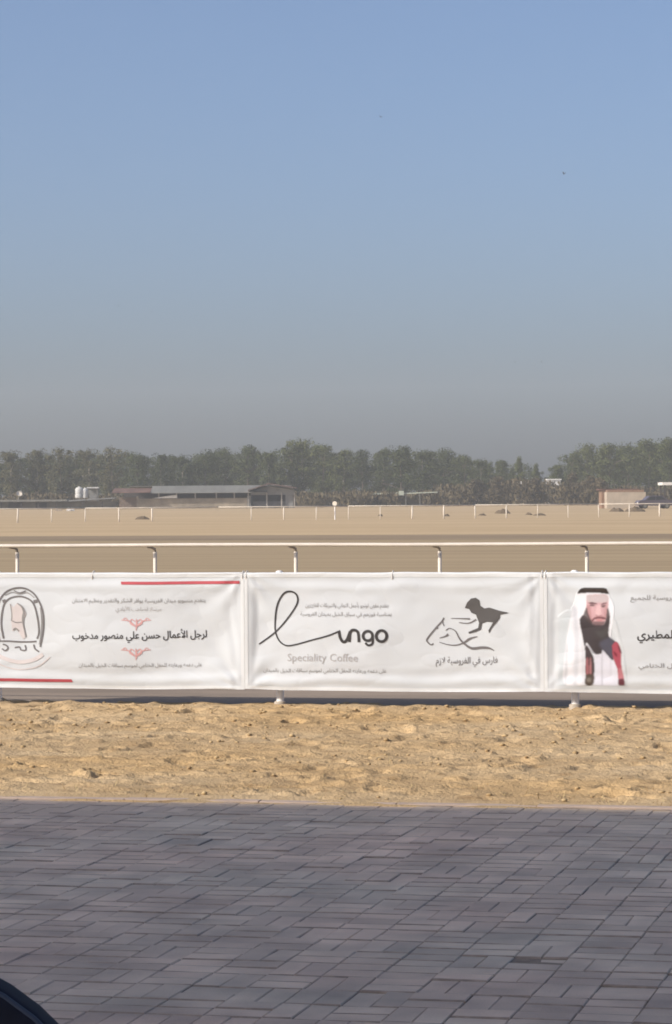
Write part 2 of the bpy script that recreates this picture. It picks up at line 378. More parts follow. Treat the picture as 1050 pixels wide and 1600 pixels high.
def paving():
    CW, BD, J, JD = 0.205, 0.285, 0.0016, 0.009            # column width, block depth, joint
    root = tag(bpy.data.objects.new('paving', None), kind='structure'); COL.objects.link(root)
    bed = sheet('joint_bed', -14, 8, -30, YK, -0.0070, mat('joint_dirt', (0.24, 0.195, 0.155), 0.95, var=0.3, scale=20, coords='Position'))
    bed.parent = root; del bed['kind']
    def brick(sx, sy, rg):
        cx, cy = 0.0030, 0.0055; hx, hy = sx / 2, sy / 2
        jit = lambda s: rg.uniform(-s, s)
        low = [(-hx, -hy), (hx, -hy), (hx, hy), (-hx, hy)]
        V = [(x + jit(.0015), y + jit(.0015), -0.045) for x, y in low]
        V += [(x + jit(.001), y + jit(.0015), -0.0048) for x, y in low]
        V += [(x - math.copysign(cx + abs(jit(.001)), x), y - math.copysign(cy + abs(jit(.003)), y), jit(0.0010)) for x, y in low]
        F = []
        for k in (0, 4):
            for j in range(4): F.append((k + j, k + (j + 1) % 4, k + 4 + (j + 1) % 4, k + 4 + j))
        F.append((8, 9, 10, 11))
        return V, F
    rg = random.Random(5)
    var = {k: [brick(*(((CW - J), (BD / 2 - JD)) if k == 'h' else ((CW / 2 - J), (BD - JD))), rg) for _ in range(5)] for k in 'hv'}
    spots = []
    GA = R(0.8); ca, sa = math.cos(GA), math.sin(GA)      # the courses run a little askew of the kerb
    def G(x, y): return (x + 3.0) * ca + y * sa - 3.0, -(x + 3.0) * sa + y * ca + YK
    for i in range(-62, 34):
        shift = rg.choice((0, 0, BD / 2))
        for j in range(-3, 48):
            x0 = i * CW; y1 = shift - j * BD
            if rg.random() < (0.86 if (i + j) % 2 == 0 else 0.42):
                for q in (0, 1): spots.append(('h', *G(x0 + CW / 2, y1 - BD / 4 - q * BD / 2)))
            else:
                for q in (0, 1): spots.append(('v', *G(x0 + CW / 4 + q * CW / 2, y1 - BD / 2)))
    spots = [t for t in spots if t[2] < YK + 0.10]
    seen, rest = [], []
    for (k, x, y) in spots:
        d = Vector((x, y, 0)) - EYEP; dep = d.dot(CF)
        if dep < 0.5 or y < 2: continue
        px = 525 + FPX * d.dot(CR) / dep; py = 800 - FPX * d.dot(CU) / dep
        if -15 < px < 1065 and 1240 < py < 1612 and y < YK - 0.15: seen.append((dep, k, x, y))
        elif dep > 5.5 and -700 < px < 1750: rest.append((dep, k, x, y))
    seen.sort()
    big, more = seen[:300], seen[300:] + rest
    bm_obj = brick_mat('paving_block', False); bm_isl = brick_mat('paving_block_far', True)
    M_grime_shade = mat('joint_grime_shade', (0.27, 0.225, 0.195), 0.95, var=0.3, scale=14, coords='Position')  # grime tone that also carries painted joint shade on sides and front/back chamfers
    meshes = {}
    for k in 'hv':
        for q, (V, F) in enumerate(var[k]):
            me = bpy.data.meshes.new('brick'); me.from_pydata(V, [], F); me.update(); me.materials.append(bm_obj); me.materials.append(M_grime_shade); meshes[k, q] = me
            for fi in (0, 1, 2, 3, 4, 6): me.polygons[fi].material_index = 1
    def pose():
        low = rg.choice((-0.003, -0.002, 0.002)) if rg.random() < 0.22 else 0
        return rg.gauss(0, 0.0013) + low, rg.gauss(0, 0.006), rg.gauss(0, 0.005), rg.gauss(0, 0.006)
    for dep, k, x, y in big:
        dz, rx, ry, rz = pose()
        o = link('brick', meshes[k, rg.randrange(5)], None, root)
        o.location = (x + rg.gauss(0, .0009), y + rg.gauss(0, .002), dz); o.rotation_euler = (rx, ry, rz - GA)
    VV, FF = [], []
    for dep, k, x, y in more:
        dz, rx, ry, rz = pose(); V, F = var[k][rg.randrange(5)]; b = len(VV)
        rz -= GA
        for (a, c, e) in V: VV.append((a - c * rz + x, min(c + a * rz + y, YK), e + dz - a * ry + c * rx))
        FF += [tuple(t + b for t in f) for f in F]
    me = bpy.data.meshes.new('brick_field'); me.from_pydata(VV, [], FF); me.update()
    me.materials.append(bm_isl); me.materials.append(M_grime_shade)
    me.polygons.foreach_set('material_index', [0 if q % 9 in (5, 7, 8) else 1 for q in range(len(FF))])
    tag(link('brick_field', me, bm_isl, root), kind='stuff')
paving()

# ------------------------------------------------------------------ bannered fence
M_white = mat('white_rail_paint', (0.78, 0.74, 0.68), 0.45, var=0.06, scale=6)
M_post = mat('white_post_paint', (0.76, 0.73, 0.69), 0.5, var=0.08, scale=9)
M_rubber = mat('dark_bracket', (0.055, 0.047, 0.040), 0.7, var=0.2)
posts_x = [on_y(px, 1090, YF).x for px in (-18, 434, 886)]
step = (posts_x[2] - posts_x[0]) / 2
def banner_fence():
    root = thing('rail_fence', (posts_x[1], YF, 0), 'white tubular rail fence carrying the printed banners beside the sand verge', 'fence')
    top = 1.085
    xs = [posts_x[1] + step * k for k in range(-5, 6)]
    MB().tube([(xs[0] - posts_x[1] - .6 + i * (xs[-1] - xs[0] + 1.2) / 20, 0.03, top - 0.035) for i in range(21)], 0.030, 12).build('rail', M_white, root, True)
    MB().tube([(xs[0] - posts_x[1] - .6 + i * (xs[-1] - xs[0] + 1.2) / 20, 0.03, 0.62) for i in range(21)], 0.022, 10).build('rail', M_white, root, True)
    for x in xs:
        p = MB().lathe([(0.040, -0.12), (0.040, 0.0), (0.033, 0.012), (0.033, 1.085), (0.030, 1.118), (0.012, 1.126)], 14, x - posts_x[1] - 0.0, 0.085).build('post', M_post, root, True)
        MB().lathe([(0.052, -0.10), (0.052, 0.016), (0.044, 0.024)], 14, x - posts_x[1], 0.085).build('post_base', mat('post_base_concrete', (0.42, 0.36, 0.29), 0.9), root, True)
banner_fence()

# ------------------------------------------------------------------ banners and their print
BX = [on_y(px, 985, YF).x for px in (-84, 384, 851, 1318)]
def bz(x, px_top, px_bot): pass
ZT = on_y(600, 896, YF).z; ZB = on_y(600, 1077.5, YF).z
BY = YF - 0.045
def cloth_off(bi, x, z):
    """how far the cloth stands off its plane (towards +Y) at x, z (numpy arrays)"""
    x0, x1 = BX[bi], BX[bi + 1]; u = (x - x0) / (x1 - x0); v = (z - ZB) / (ZT - ZB)
    k = bi * 13.7
    s = 0.020 * np.sin(u * 9.0 + k) * np.sin(v * 3.1) + 0.016 * (fbm(u * 5 + k, v * 3 + k, 3) - 0.45) * 2
    # shallow diagonal tension creases running from the tied corners
    for (cu, cv, a, fq) in ((1.0, 0.0, 2.3, 26), (1.0, 1.0, -2.2, 22), (0.0, 1.0, 2.2, 24), (0.0, 0.0, -2.4, 20)):
        du, dv = (u - cu) * 2.55, (v - cv)
        r_ = np.sqrt(du * du + dv * dv) + 1e-6; th = np.arctan2(dv, du)
        s = s + 0.0062 * np.sin(th * fq * 0.45 + k + 3 * r_) * np.exp(-r_ * 1.9) * np.clip(r_ * 5, 0, 1)
    # horizontal sag folds along the hems
    s = s + 0.006 * np.sin(v * 40 + 4 * fbm(u * 4 + k, v * 1.5, 2)) * (np.exp(-((v - 0.08) / 0.10) ** 2) + 0.7 * np.exp(-((v - 0.93) / 0.09) ** 2))
    s = s + 0.0016 * (1 - 2 * np.abs(vn(u * 14 + v * 5 + k, v * 7 - u * 4 + k) - 0.5)) ** 6
    # vertical rucks by the laced ends
    s = s + 0.0035 * np.sin(u * 150 + 5 * vn(v * 3 + k, u * 0 + k)) * (np.exp(-((u - 0.985) / 0.03) ** 2) + 0.8 * np.exp(-((u - 0.02) / 0.025) ** 2))
    wnd = np.clip(u / 0.05, 0, 1) * np.clip((1 - u) / 0.05, 0, 1)
    return s * wnd * wnd * (3 - 2 * wnd)
def edge_wob(bi, x, v):
    u = (x - BX[bi]) / (BX[bi + 1] - BX[bi]); k = bi * 5.1
    top = 0.010 * (fbm(u * 7 + k, u * 0 + 3, 2) - 0.4) ; bot = 0.012 * (fbm(u * 6 + k + 30, u * 0 + 8, 2) - 0.4) - 0.010 * np.sin(math.pi * u)
    return top * v + bot * (1 - v)
M_cloth = mat('banner_vinyl', (0.560, 0.585, 0.605), 0.50, var=0.025, scale=1.5, spec=0.25)
M_hem = mat('banner_hem', (0.645, 0.66, 0.665), 0.5, var=0.03, scale=3)
def banner_cloth(bi, root):
    x0, x1 = BX[bi] + 0.001, BX[bi + 1] - 0.001
    nx, nz = 300, 110
    xs = np.linspace(x0, x1, nx); zs = np.linspace(ZB, ZT, nz); X, Z = np.meshgrid(xs, zs)
    v = (Z - ZB) / (ZT - ZB); Yo = BY + cloth_off(bi, X, Z); Zw = Z + edge_wob(bi, X, v)
    V = np.stack([X.ravel(), Yo.ravel(), Zw.ravel()], 1) - np.array(root.location)
    i = np.arange((nx - 1) * (nz - 1)); r_ = i // (nx - 1); c = i % (nx - 1); a = r_ * nx + c
    F = np.stack([a, a + 1, a + nx + 1, a + nx], 1)
    # back skin 3 mm behind
    B = V.copy(); B[:, 1] += 0.003; n = len(V)
    F2 = F[:, ::-1] + n
    rim = np.concatenate([np.arange(nx - 1), np.arange(nz - 1) * nx + nx - 1, np.arange(nx - 1, 0, -1) + (nz - 1) * nx, np.arange(nz - 1, 0, -1) * nx])
    nxt = np.roll(rim, -1)
    F3 = np.stack([nxt, rim, rim + n, nxt + n], 1)
    me = np_mesh('cloth', np.vstack([V, B]), np.vstack([F, F2, F3]))
    me.polygons.foreach_set('use_smooth', [True] * len(me.polygons))
    link('cloth', me, M_cloth, root)
    # folded hems: top, bottom and the two ends, each a doubled strip standing 2 mm proud
    def strip(xa, xb, za, zb, name, nxs, nzs):
        X, Z = np.meshgrid(np.linspace(xa, xb, nxs), np.linspace(za, zb, nzs))
        v = (Z - ZB) / (ZT - ZB); Y = BY + cloth_off(bi, X, Z) - 0.0022; Zw = Z + edge_wob(bi, X, v)
        V = np.stack([X.ravel(), Y.ravel(), Zw.ravel()], 1) - np.array(root.location)
        i = np.arange((nxs - 1) * (nzs - 1)); r_ = i // (nxs - 1); c = i % (nxs - 1); a = r_ * nxs + c
        me = np_mesh(name, V, np.stack([a, a + 1, a + nxs + 1, a + nxs], 1)); me.polygons.foreach_set('use_smooth', [True] * len(me.polygons))
        link(name, me, M_hem, root)
    strip(x0, x1, ZT - 0.030, ZT + 0.001, 'hem', 300, 5)
    strip(x0, x1, ZB - 0.001, ZB + 0.028, 'hem', 300, 5)
    strip(x0, x0 + 0.030, ZB + 0.0285, ZT - 0.0305, 'hem', 6, 100)
    strip(x1 - 0.030, x1, ZB + 0.0285, ZT - 0.0305, 'hem', 6, 100)
    # rolled top: the sleeve that wraps the rail
    mb = MB(); n = 60
    pts = []
    for q in range(n + 1):
        x = x0 + (x1 - x0) * q / n; xx = np.array([x]); zz = np.array([ZT])
        pts.append((x - root.location.x, BY + float(cloth_off(bi, xx, zz)[0]) + 0.016 - root.location.y, ZT + float(edge_wob(bi, xx, np.array([1.0]))[0]) - 0.004 - root.location.z))
    mb.tube(pts, 0.015, 8).build('sleeve', M_hem, root, True)

INK = dict(dark=mat('ink_charcoal', (0.045, 0.042, 0.042), 0.6, var=0.1), soft=mat('ink_soft_grey', (0.16, 0.15, 0.15), 0.6, var=0.1),
           grey=mat('ink_grey', (0.26, 0.25, 0.245), 0.6, var=0.1), pale=mat('ink_pale_grey', (0.40, 0.385, 0.38), 0.6, var=0.08),
           red=mat('ink_red', (0.42, 0.07, 0.085), 0.6, var=0.1), rose=mat('ink_rose', (0.62, 0.34, 0.33), 0.6, var=0.1),
           blush=mat('ink_blush', (0.56, 0.515, 0.51), 0.6, var=0.05))
def print_mesh(name, P, tris, bi, root, material, layer):
    """P: list of (x,z) on the banner plane"""
    P = np.array(P, float)
    v = np.clip((P[:, 1] - ZB) / (ZT - ZB), 0, 1)
    Y = BY + cloth_off(bi, P[:, 0], P[:, 1]) - 0.0025 - 0.0012 * layer
    V = np.stack([P[:, 0], Y, P[:, 1] + edge_wob(bi, P[:, 0], v)], 1) - np.array(root.location)
    me = bpy.data.meshes.new(name); me.from_pydata([tuple(p) for p in V], [], [tuple(t) for t in tris]); me.update()
    return link(name, me, material, None)
def pp(p): q = on_y(p[0], p[1], BY); return (q.x, q.z)
def subdiv(P, tris, maxlen=0.03):
    bm = bmesh.new(); vs = [bm.verts.new((p[0], 0, p[1])) for p in P]
    for t in tris:
        try: bm.faces.new([vs[i] for i in t])
        except ValueError: pass
    for _ in range(5):
        es = [e for e in bm.edges if e.calc_length() > maxlen]
        if not es: break
        bmesh.ops.subdivide_edges(bm, edges=es, cuts=1)
        bmesh.ops.triangulate(bm, faces=bm.faces)
    bm.verts.index_update()
    out = ([(v.co.x, v.co.z) for v in bm.verts], [[v.index for v in f.verts] for f in bm.faces]); bm.free(); return out
def poly(name, pts, bi, root, ink, parent=None, layer=1):
    P = [pp(p) for p in pts]
    tr = tessellate_polygon([[Vector((a, b, 0)) for a, b in P]])
    P, tr = subdiv(P, tr)
    o = print_mesh(name, P, tr, bi, root, ink, layer); o.parent = parent or root; return o
def smooth_path(pts, n=6):
    out = []
    for i in range(len(pts) - 1):
        p0 = pts[max(i - 1, 0)]; p1 = pts[i]; p2 = pts[i + 1]; p3 = pts[min(i + 2, len(pts) - 1)]
        for k in range(n):
            t = k / n
            out.append(tuple(0.5 * (2 * p1[d] + (p2[d] - p0[d]) * t + (2 * p0[d] - 5 * p1[d] + 4 * p2[d] - p3[d]) * t * t + (3 * p1[d] - p0[d] - 3 * p2[d] + p3[d]) * t ** 3) for d in range(2)))
    out.append(tuple(pts[-1])); return out
def strokes(name, lines, bi, root, ink, parent=None, layer=1):
    """lines: list of (points, width_px or (w0,w1..)) joined into one printed mark"""
    P, T = [], []
    for q, (pts, wd) in enumerate(lines):
        sp = smooth_path(pts); n = len(sp)
        ws = [wd] * n if not isinstance(wd, (tuple, list)) else list(np.interp(np.linspace(0, 1, n), np.linspace(0, 1, len(wd)), wd))
        b = len(P)
        for i, p in enumerate(sp):
            a = sp[max(i - 1, 0)]; c = sp[min(i + 1, n - 1)]; dx, dy = c[0] - a[0], c[1] - a[1]; L = math.hypot(dx, dy) or 1
            nx_, ny_ = -dy / L * ws[i] / 2, dx / L * ws[i] / 2
            P.append(pp((p[0] + nx_, p[1] + ny_))); P.append(pp((p[0] - nx_, p[1] - ny_)))
        for i in range(n - 1):
            a = b + 2 * i; T.append((a, a + 1, a + 3, a + 2))
    o = print_mesh(name, P, T, bi, root, ink, layer); o.parent = parent or root; return o

# Arabic letters -> joined presentation forms, laid out right to left
_AR = {'ا': (0xFE8D, 2), 'أ': (0xFE83, 2), 'إ': (0xFE87, 2), 'آ': (0xFE81, 2), 'ب': (0xFE8F, 4), 'ة': (0xFE93, 2), 'ت': (0xFE95, 4), 'ث': (0xFE99, 4), 'ج': (0xFE9D, 4),
       'ح': (0xFEA1, 4), 'خ': (0xFEA5, 4), 'د': (0xFEA9, 2), 'ذ': (0xFEAB, 2), 'ر': (0xFEAD, 2), 'ز': (0xFEAF, 2), 'س': (0xFEB1, 4), 'ش': (0xFEB5, 4), 'ص': (0xFEB9, 4),
       'ض': (0xFEBD, 4), 'ط': (0xFEC1, 4), 'ظ': (0xFEC5, 4), 'ع': (0xFEC9, 4), 'غ': (0xFECD, 4), 'ف': (0xFED1, 4), 'ق': (0xFED5, 4), 'ك': (0xFED9, 4), 'ل': (0xFEDD, 4),
       'م': (0xFEE1, 4), 'ن': (0xFEE5, 4), 'ه': (0xFEE9, 4), 'و': (0xFEED, 2), 'ى': (0xFEEF, 2), 'ي': (0xFEF1, 4)}
_LA = {'ا': 0xFEFB, 'أ': 0xFEF7, 'إ': 0xFEF9, 'آ': 0xFEF5}
def arabic(s):
    out = []
    prev = False; i = 0
    while i < len(s):
        c = s[i]
        if c not in _AR: out.append(c); prev = False; i += 1; continue
        if c == 'ل' and i + 1 < len(s) and s[i + 1] in _LA:
            out.append(chr(_LA[s[i + 1]] + (1 if prev else 0))); prev = False; i += 2; continue
        base, forms = _AR[c]
        nxt = i + 1 < len(s) and s[i + 1] in _AR and forms == 4
        if forms == 4: k = (3 if nxt else 1) if prev else (2 if nxt else 0)
        else: k = 1 if prev else 0
        out.append(chr(base + k)); prev = forms == 4; i += 1
    return ''.join(reversed(out))
def text(s, x0, x1, ybase, ht, bi, root, ink, bold=0.0, ar=True, parent=None, shear=0.0, slope=0.0):
    c = bpy.data.curves.new('t', 'FONT'); c.body = arabic(s) if ar else s; c.offset = bold; c.resolution_u = 2; c.shear = shear
    t = bpy.data.objects.new('t', c); COL.objects.link(t); bpy.context.view_layer.update()
    me = t.to_mesh(); V = [v.co.copy() for v in me.vertices]; F = [list(p.vertices) for p in me.polygons]
    t.to_mesh_clear(); bpy.data.objects.remove(t); bpy.data.curves.remove(c)
    a = min(v.x for v in V); b = max(v.x for v in V)
    P = [pp((x0 + (v.x - a) / (b - a) * (x1 - x0), ybase - v.y * ht + slope * ((v.x - a) / (b - a)))) for v in V]
    o = print_mesh('lettering', P, F, bi, root, ink, 1); o['kind'] = 'stuff'; o.parent = parent or root; return o

def banner(bi, label):
    root = thing('banner', ((BX[bi] + BX[bi + 1]) / 2, BY, ZB), label, 'banner')
    banner_cloth(bi, root)
    # ties at the top corners and middle
    for u in (0.006, 0.5, 0.994):
        x = BX[bi] + u * (BX[bi + 1] - BX[bi]) - root.location.x; z = ZT - root.location.z - 0.012
        ring = [(x, 0.045 + 0.052 * math.cos(a), z - 0.01 + 0.045 * math.sin(a)) for a in np.linspace(0, 2 * math.pi, 15)]
        MB().tube(ring, 0.004, 6, caps=False).build('cable_tie', M_white, root, True)
    return root

B1 = banner(0, 'white banner with horseshoe emblem and two red stripes, leftmost on the fence')
Z8 = lambda x, y: (x / 8.0, 890 + y / 8.0)
poly('stripe', [(189, 908.6), (374, 907.6), (375, 912.2), (190, 913.2)], 0, B1, INK['red'])
poly('stripe', [(-70, 1058.5), (112, 1060), (114, 1064.6), (-70, 1063.2)], 0, B1, INK['red'])
strokes('emblem', [([Z8(*p) for p in ((-30, 960), (-60, 800), (-62, 600), (-25, 420), (50, 300), (140, 245), (240, 228), (335, 245), (430, 310), (505, 430), (542, 560), (540, 760), (505, 960))], 2.6),
                   ([Z8(*p) for p in ((40, 860), (12, 700), (18, 560), (50, 430), (110, 365), (180, 340), (250, 335), (330, 355), (400, 400), (445, 490), (475, 640), (485, 780), (462, 860))], 2.6),
                   ([Z8(*p) for p in ((-40, 890), (100, 892), (240, 900), (380, 898), (455, 890))], 2.4),
                   ([Z8(*p) for p in ((30, 930), (75, 945), (95, 980), (60, 1010), (20, 985))], 2.2),
                   ([Z8(*p) for p in ((180, 972), (240, 965), (260, 1000), (320, 1000), (310, 940))], 2.2),
                   ([Z8(*p) for p in ((420, 930), (440, 985), (490, 1020))], 2.4),
                   ([Z8(*p) for p in ((30, 400), (70, 385))], 5), ([Z8(*p) for p in ((420, 400), (470, 390))], 5),
                   ([Z8(*p) for p in ((170, 262), (240, 290), (320, 265))], 1.6)], 0, B1, INK['soft'])
strokes('emblem', [([Z8(*p) for p in ((505, 470), (520, 600), (515, 760), (492, 930))], 1.3), ([Z8(*p) for p in ((-30, 470), (-38, 620), (-30, 760), (-5, 900))], 1.3),
                   ([Z8(*p) for p in ((60, 320), (150, 285), (240, 305), (340, 290), (430, 350))], 1.4)], 0, B1, INK['grey'])
poly('emblem', [Z8(*p) for p in ((112, 420), (170, 470), (215, 415), (270, 450), (320, 520), (325, 560), (295, 620), (288, 700), (318, 840), (285, 870), (235, 790), (200, 740), (150, 770), (135, 640), (140, 500))], 0, B1, INK['blush'])
strokes('emblem', [([Z8(*p) for p in ((215, 420), (270, 460), (300, 530), (285, 610), (290, 700), (320, 840))], (1.5, 3.0, 4.5, 2, 2)), ([Z8(*p) for p in ((150, 640), (200, 660), (270, 655))], 1.6),
                   ([Z8(*p) for p in ((160, 750), (195, 735), (235, 770))], 2.4), ([Z8(*p) for p in ((130, 430), (145, 560), (140, 640))], 1.3)], 0, B1, INK['grey'], layer=2)
strokes('emblem', [([Z8(*p) for p in ((-150, 1080), (0, 1180), (200, 1240), (420, 1220), (540, 1160), (630, 1080))], 2.0),
                   ([Z8(*p) for p in ((-100, 1020), (40, 1100), (230, 1150), (420, 1120), (540, 1050))], 6)], 0, B1, INK['blush'])
text('يتقدم منسوبو ميدان الفروسية بوافر الشكر والتقدير وعظيم الامتنان', 113, 320, 940.5, 8.5, 0, B1, INK['grey'])
text('مرسلا لصاحب الأيادي', 181, 252, 953.5, 8.5, 0, B1, INK['pale'])
text('لرجل الأعمال حسن علي منصور مدخوب', 114, 322, 997.5, 15.5, 0, B1, INK['dark'], bold=0.012, slope=-2.0)
text('على دعمه ورعايته للحفل الختامي لموسم سباقات الخيل بالميدان', 124, 315, 1040.5, 8.0, 0, B1, INK['grey'])
def ornament(cy, s, bi, root):
    c = 213
    L = []
    for d in (-1, 1):
        L += [([(c + d * 2, cy + s * 6), (c + d * 7, cy + s * 1), (c + d * 12, cy - s * 2), (c + d * 23, cy - s * 3)], (2.2, 1.8, 1.0)),
              ([(c + d * 1, cy + s * 7), (c + d * 9, cy + s * 2), (c + d * 7, cy - s * 4), (c + d * 2, cy - s * 1)], 1.5),
              ([(c + d * 12, cy - s * 1), (c + d * 16, cy - s * 6), (c + d * 20, cy - s * 4)], 1.1)]
    L.append(([(c, cy + s * 13), (c + 1, cy + s * 4), (c, cy - s * 5)], (0.8, 3.0, 1.2)))
    strokes('ornament', L, bi, root, INK['rose'])
ornament(971, 1, 0, B1); ornament(1017, 1, 0, B1)

B2 = banner(1, 'white banner with black lungo coffee lettering and a jockey on horseback mark')
Q = lambda x, y: (380 + x / 4.2, 900 + y / 4.2)
strokes('logo', [([Q(*p) for p in ((100, 447), (215, 360), (300, 262), (352, 180), (352, 128), (318, 102), (270, 110), (228, 170), (210, 255), (208, 350), (232, 418), (280, 452), (345, 446), (450, 418), (560, 388), (640, 355))], (2.2, 2.6, 2.8, 2.4, 2.2, 2.4)),
                 ([Q(*p) for p in ((632, 358), (640, 400), (660, 428), (685, 412), (705, 360))], 4.4),
                 ([Q(*p) for p in ((700, 428), (708, 362), (735, 350), (758, 368), (764, 428))], 4.4),
                 ([Q(822 + 31 * math.cos(a), 387 + 31 * math.sin(a)) for a in np.linspace(0, 6.4, 13)], 4.2),
                 ([Q(*p) for p in ((854, 392), (852, 436), (825, 448), (806, 432))], 3.4),
                 ([Q(911 + 34 * math.cos(a), 388 + 36 * math.sin(a)) for a in np.linspace(0, 6.4, 13)], 4.4)], 1, B2, INK['dark'])
text('Speciality Coffee', 449, 560, 1032.0, 17.0, 1, B2, INK['pale'], ar=False)
text('يتقدم مقهى لونجو بأجمل التهاني والتبريكات للفائزين', 477, 607, 948.0, 8.5, 1, B2, INK['grey'])
text('بمناسبة فوزهم في سباق الخيل بميدان الفروسية', 469, 612, 961.5, 8.5, 1, B2, INK['grey'])
text('على دعمه ورعايته للحفل الختامي لموسم سباقات الخيل بالميدان', 411, 604, 1049.0, 8.0, 1, B2, INK['grey'])
J = lambda x, y: (650 + x / 5.25, 910 + y / 5.25)
M_sil = mat('ink_dark_grey', (0.085, 0.080, 0.078), 0.6, var=0.1)
poly('jockey_mark', [J(*p) for p in ((398, 207), (418, 162), (450, 130), (490, 124), (520, 146), (524, 188), (560, 212), (602, 206), (680, 230), (765, 248), (690, 264), (688, 292), (660, 328), (622, 372), (600, 415), (593, 392), (632, 326), (582, 320), (542, 334), (530, 386), (490, 402), (432, 416), (428, 402), (508, 370), (516, 330), (490, 262), (452, 246), (434, 216))], 1, B2, M_sil)
strokes('jockey_mark', [([J(*p) for p in ((285, 291), (360, 292), (440, 296))], (0.9, 2.4)), ([J(*p) for p in ((350, 325), (430, 330), (492, 300))], (1.2, 1.6, 2.4))], 1, B2, INK['soft'])
strokes('horse_mark', [([J(*p) for p in ((226, 285), (212, 312), (160, 370), (92, 455), (96, 484), (122, 505), (142, 494))], (1.6, 2.4, 2.0, 1.6)),
                       ([J(*p) for p in ((220, 292), (216, 320), (228, 352))], 1.4),
                       ([J(*p) for p in ((242, 388), (276, 372), (322, 396), (352, 452), (384, 488), (452, 534), (540, 530), (600, 536), (640, 556))], (1.4, 1.4, 2.0, 3.0, 4.2, 3.6, 1.0)),
                       ([J(*p) for p in ((190, 484), (260, 504), (330, 508), (390, 488), (440, 456), (502, 440))], (1.0, 1.4, 2.0, 3.6, 1.0)),
                       ([J(*p) for p in ((190, 450), (240, 436), (262, 420))], (0.8, 2.0, 4.0)), ([J(*p) for p in ((150, 378), (180, 368))], 2.0)], 1, B2, INK['soft'])
text('فارس في الفروسية لازم', 681, 777, 1035.0, 14, 1, B2, INK['soft'])

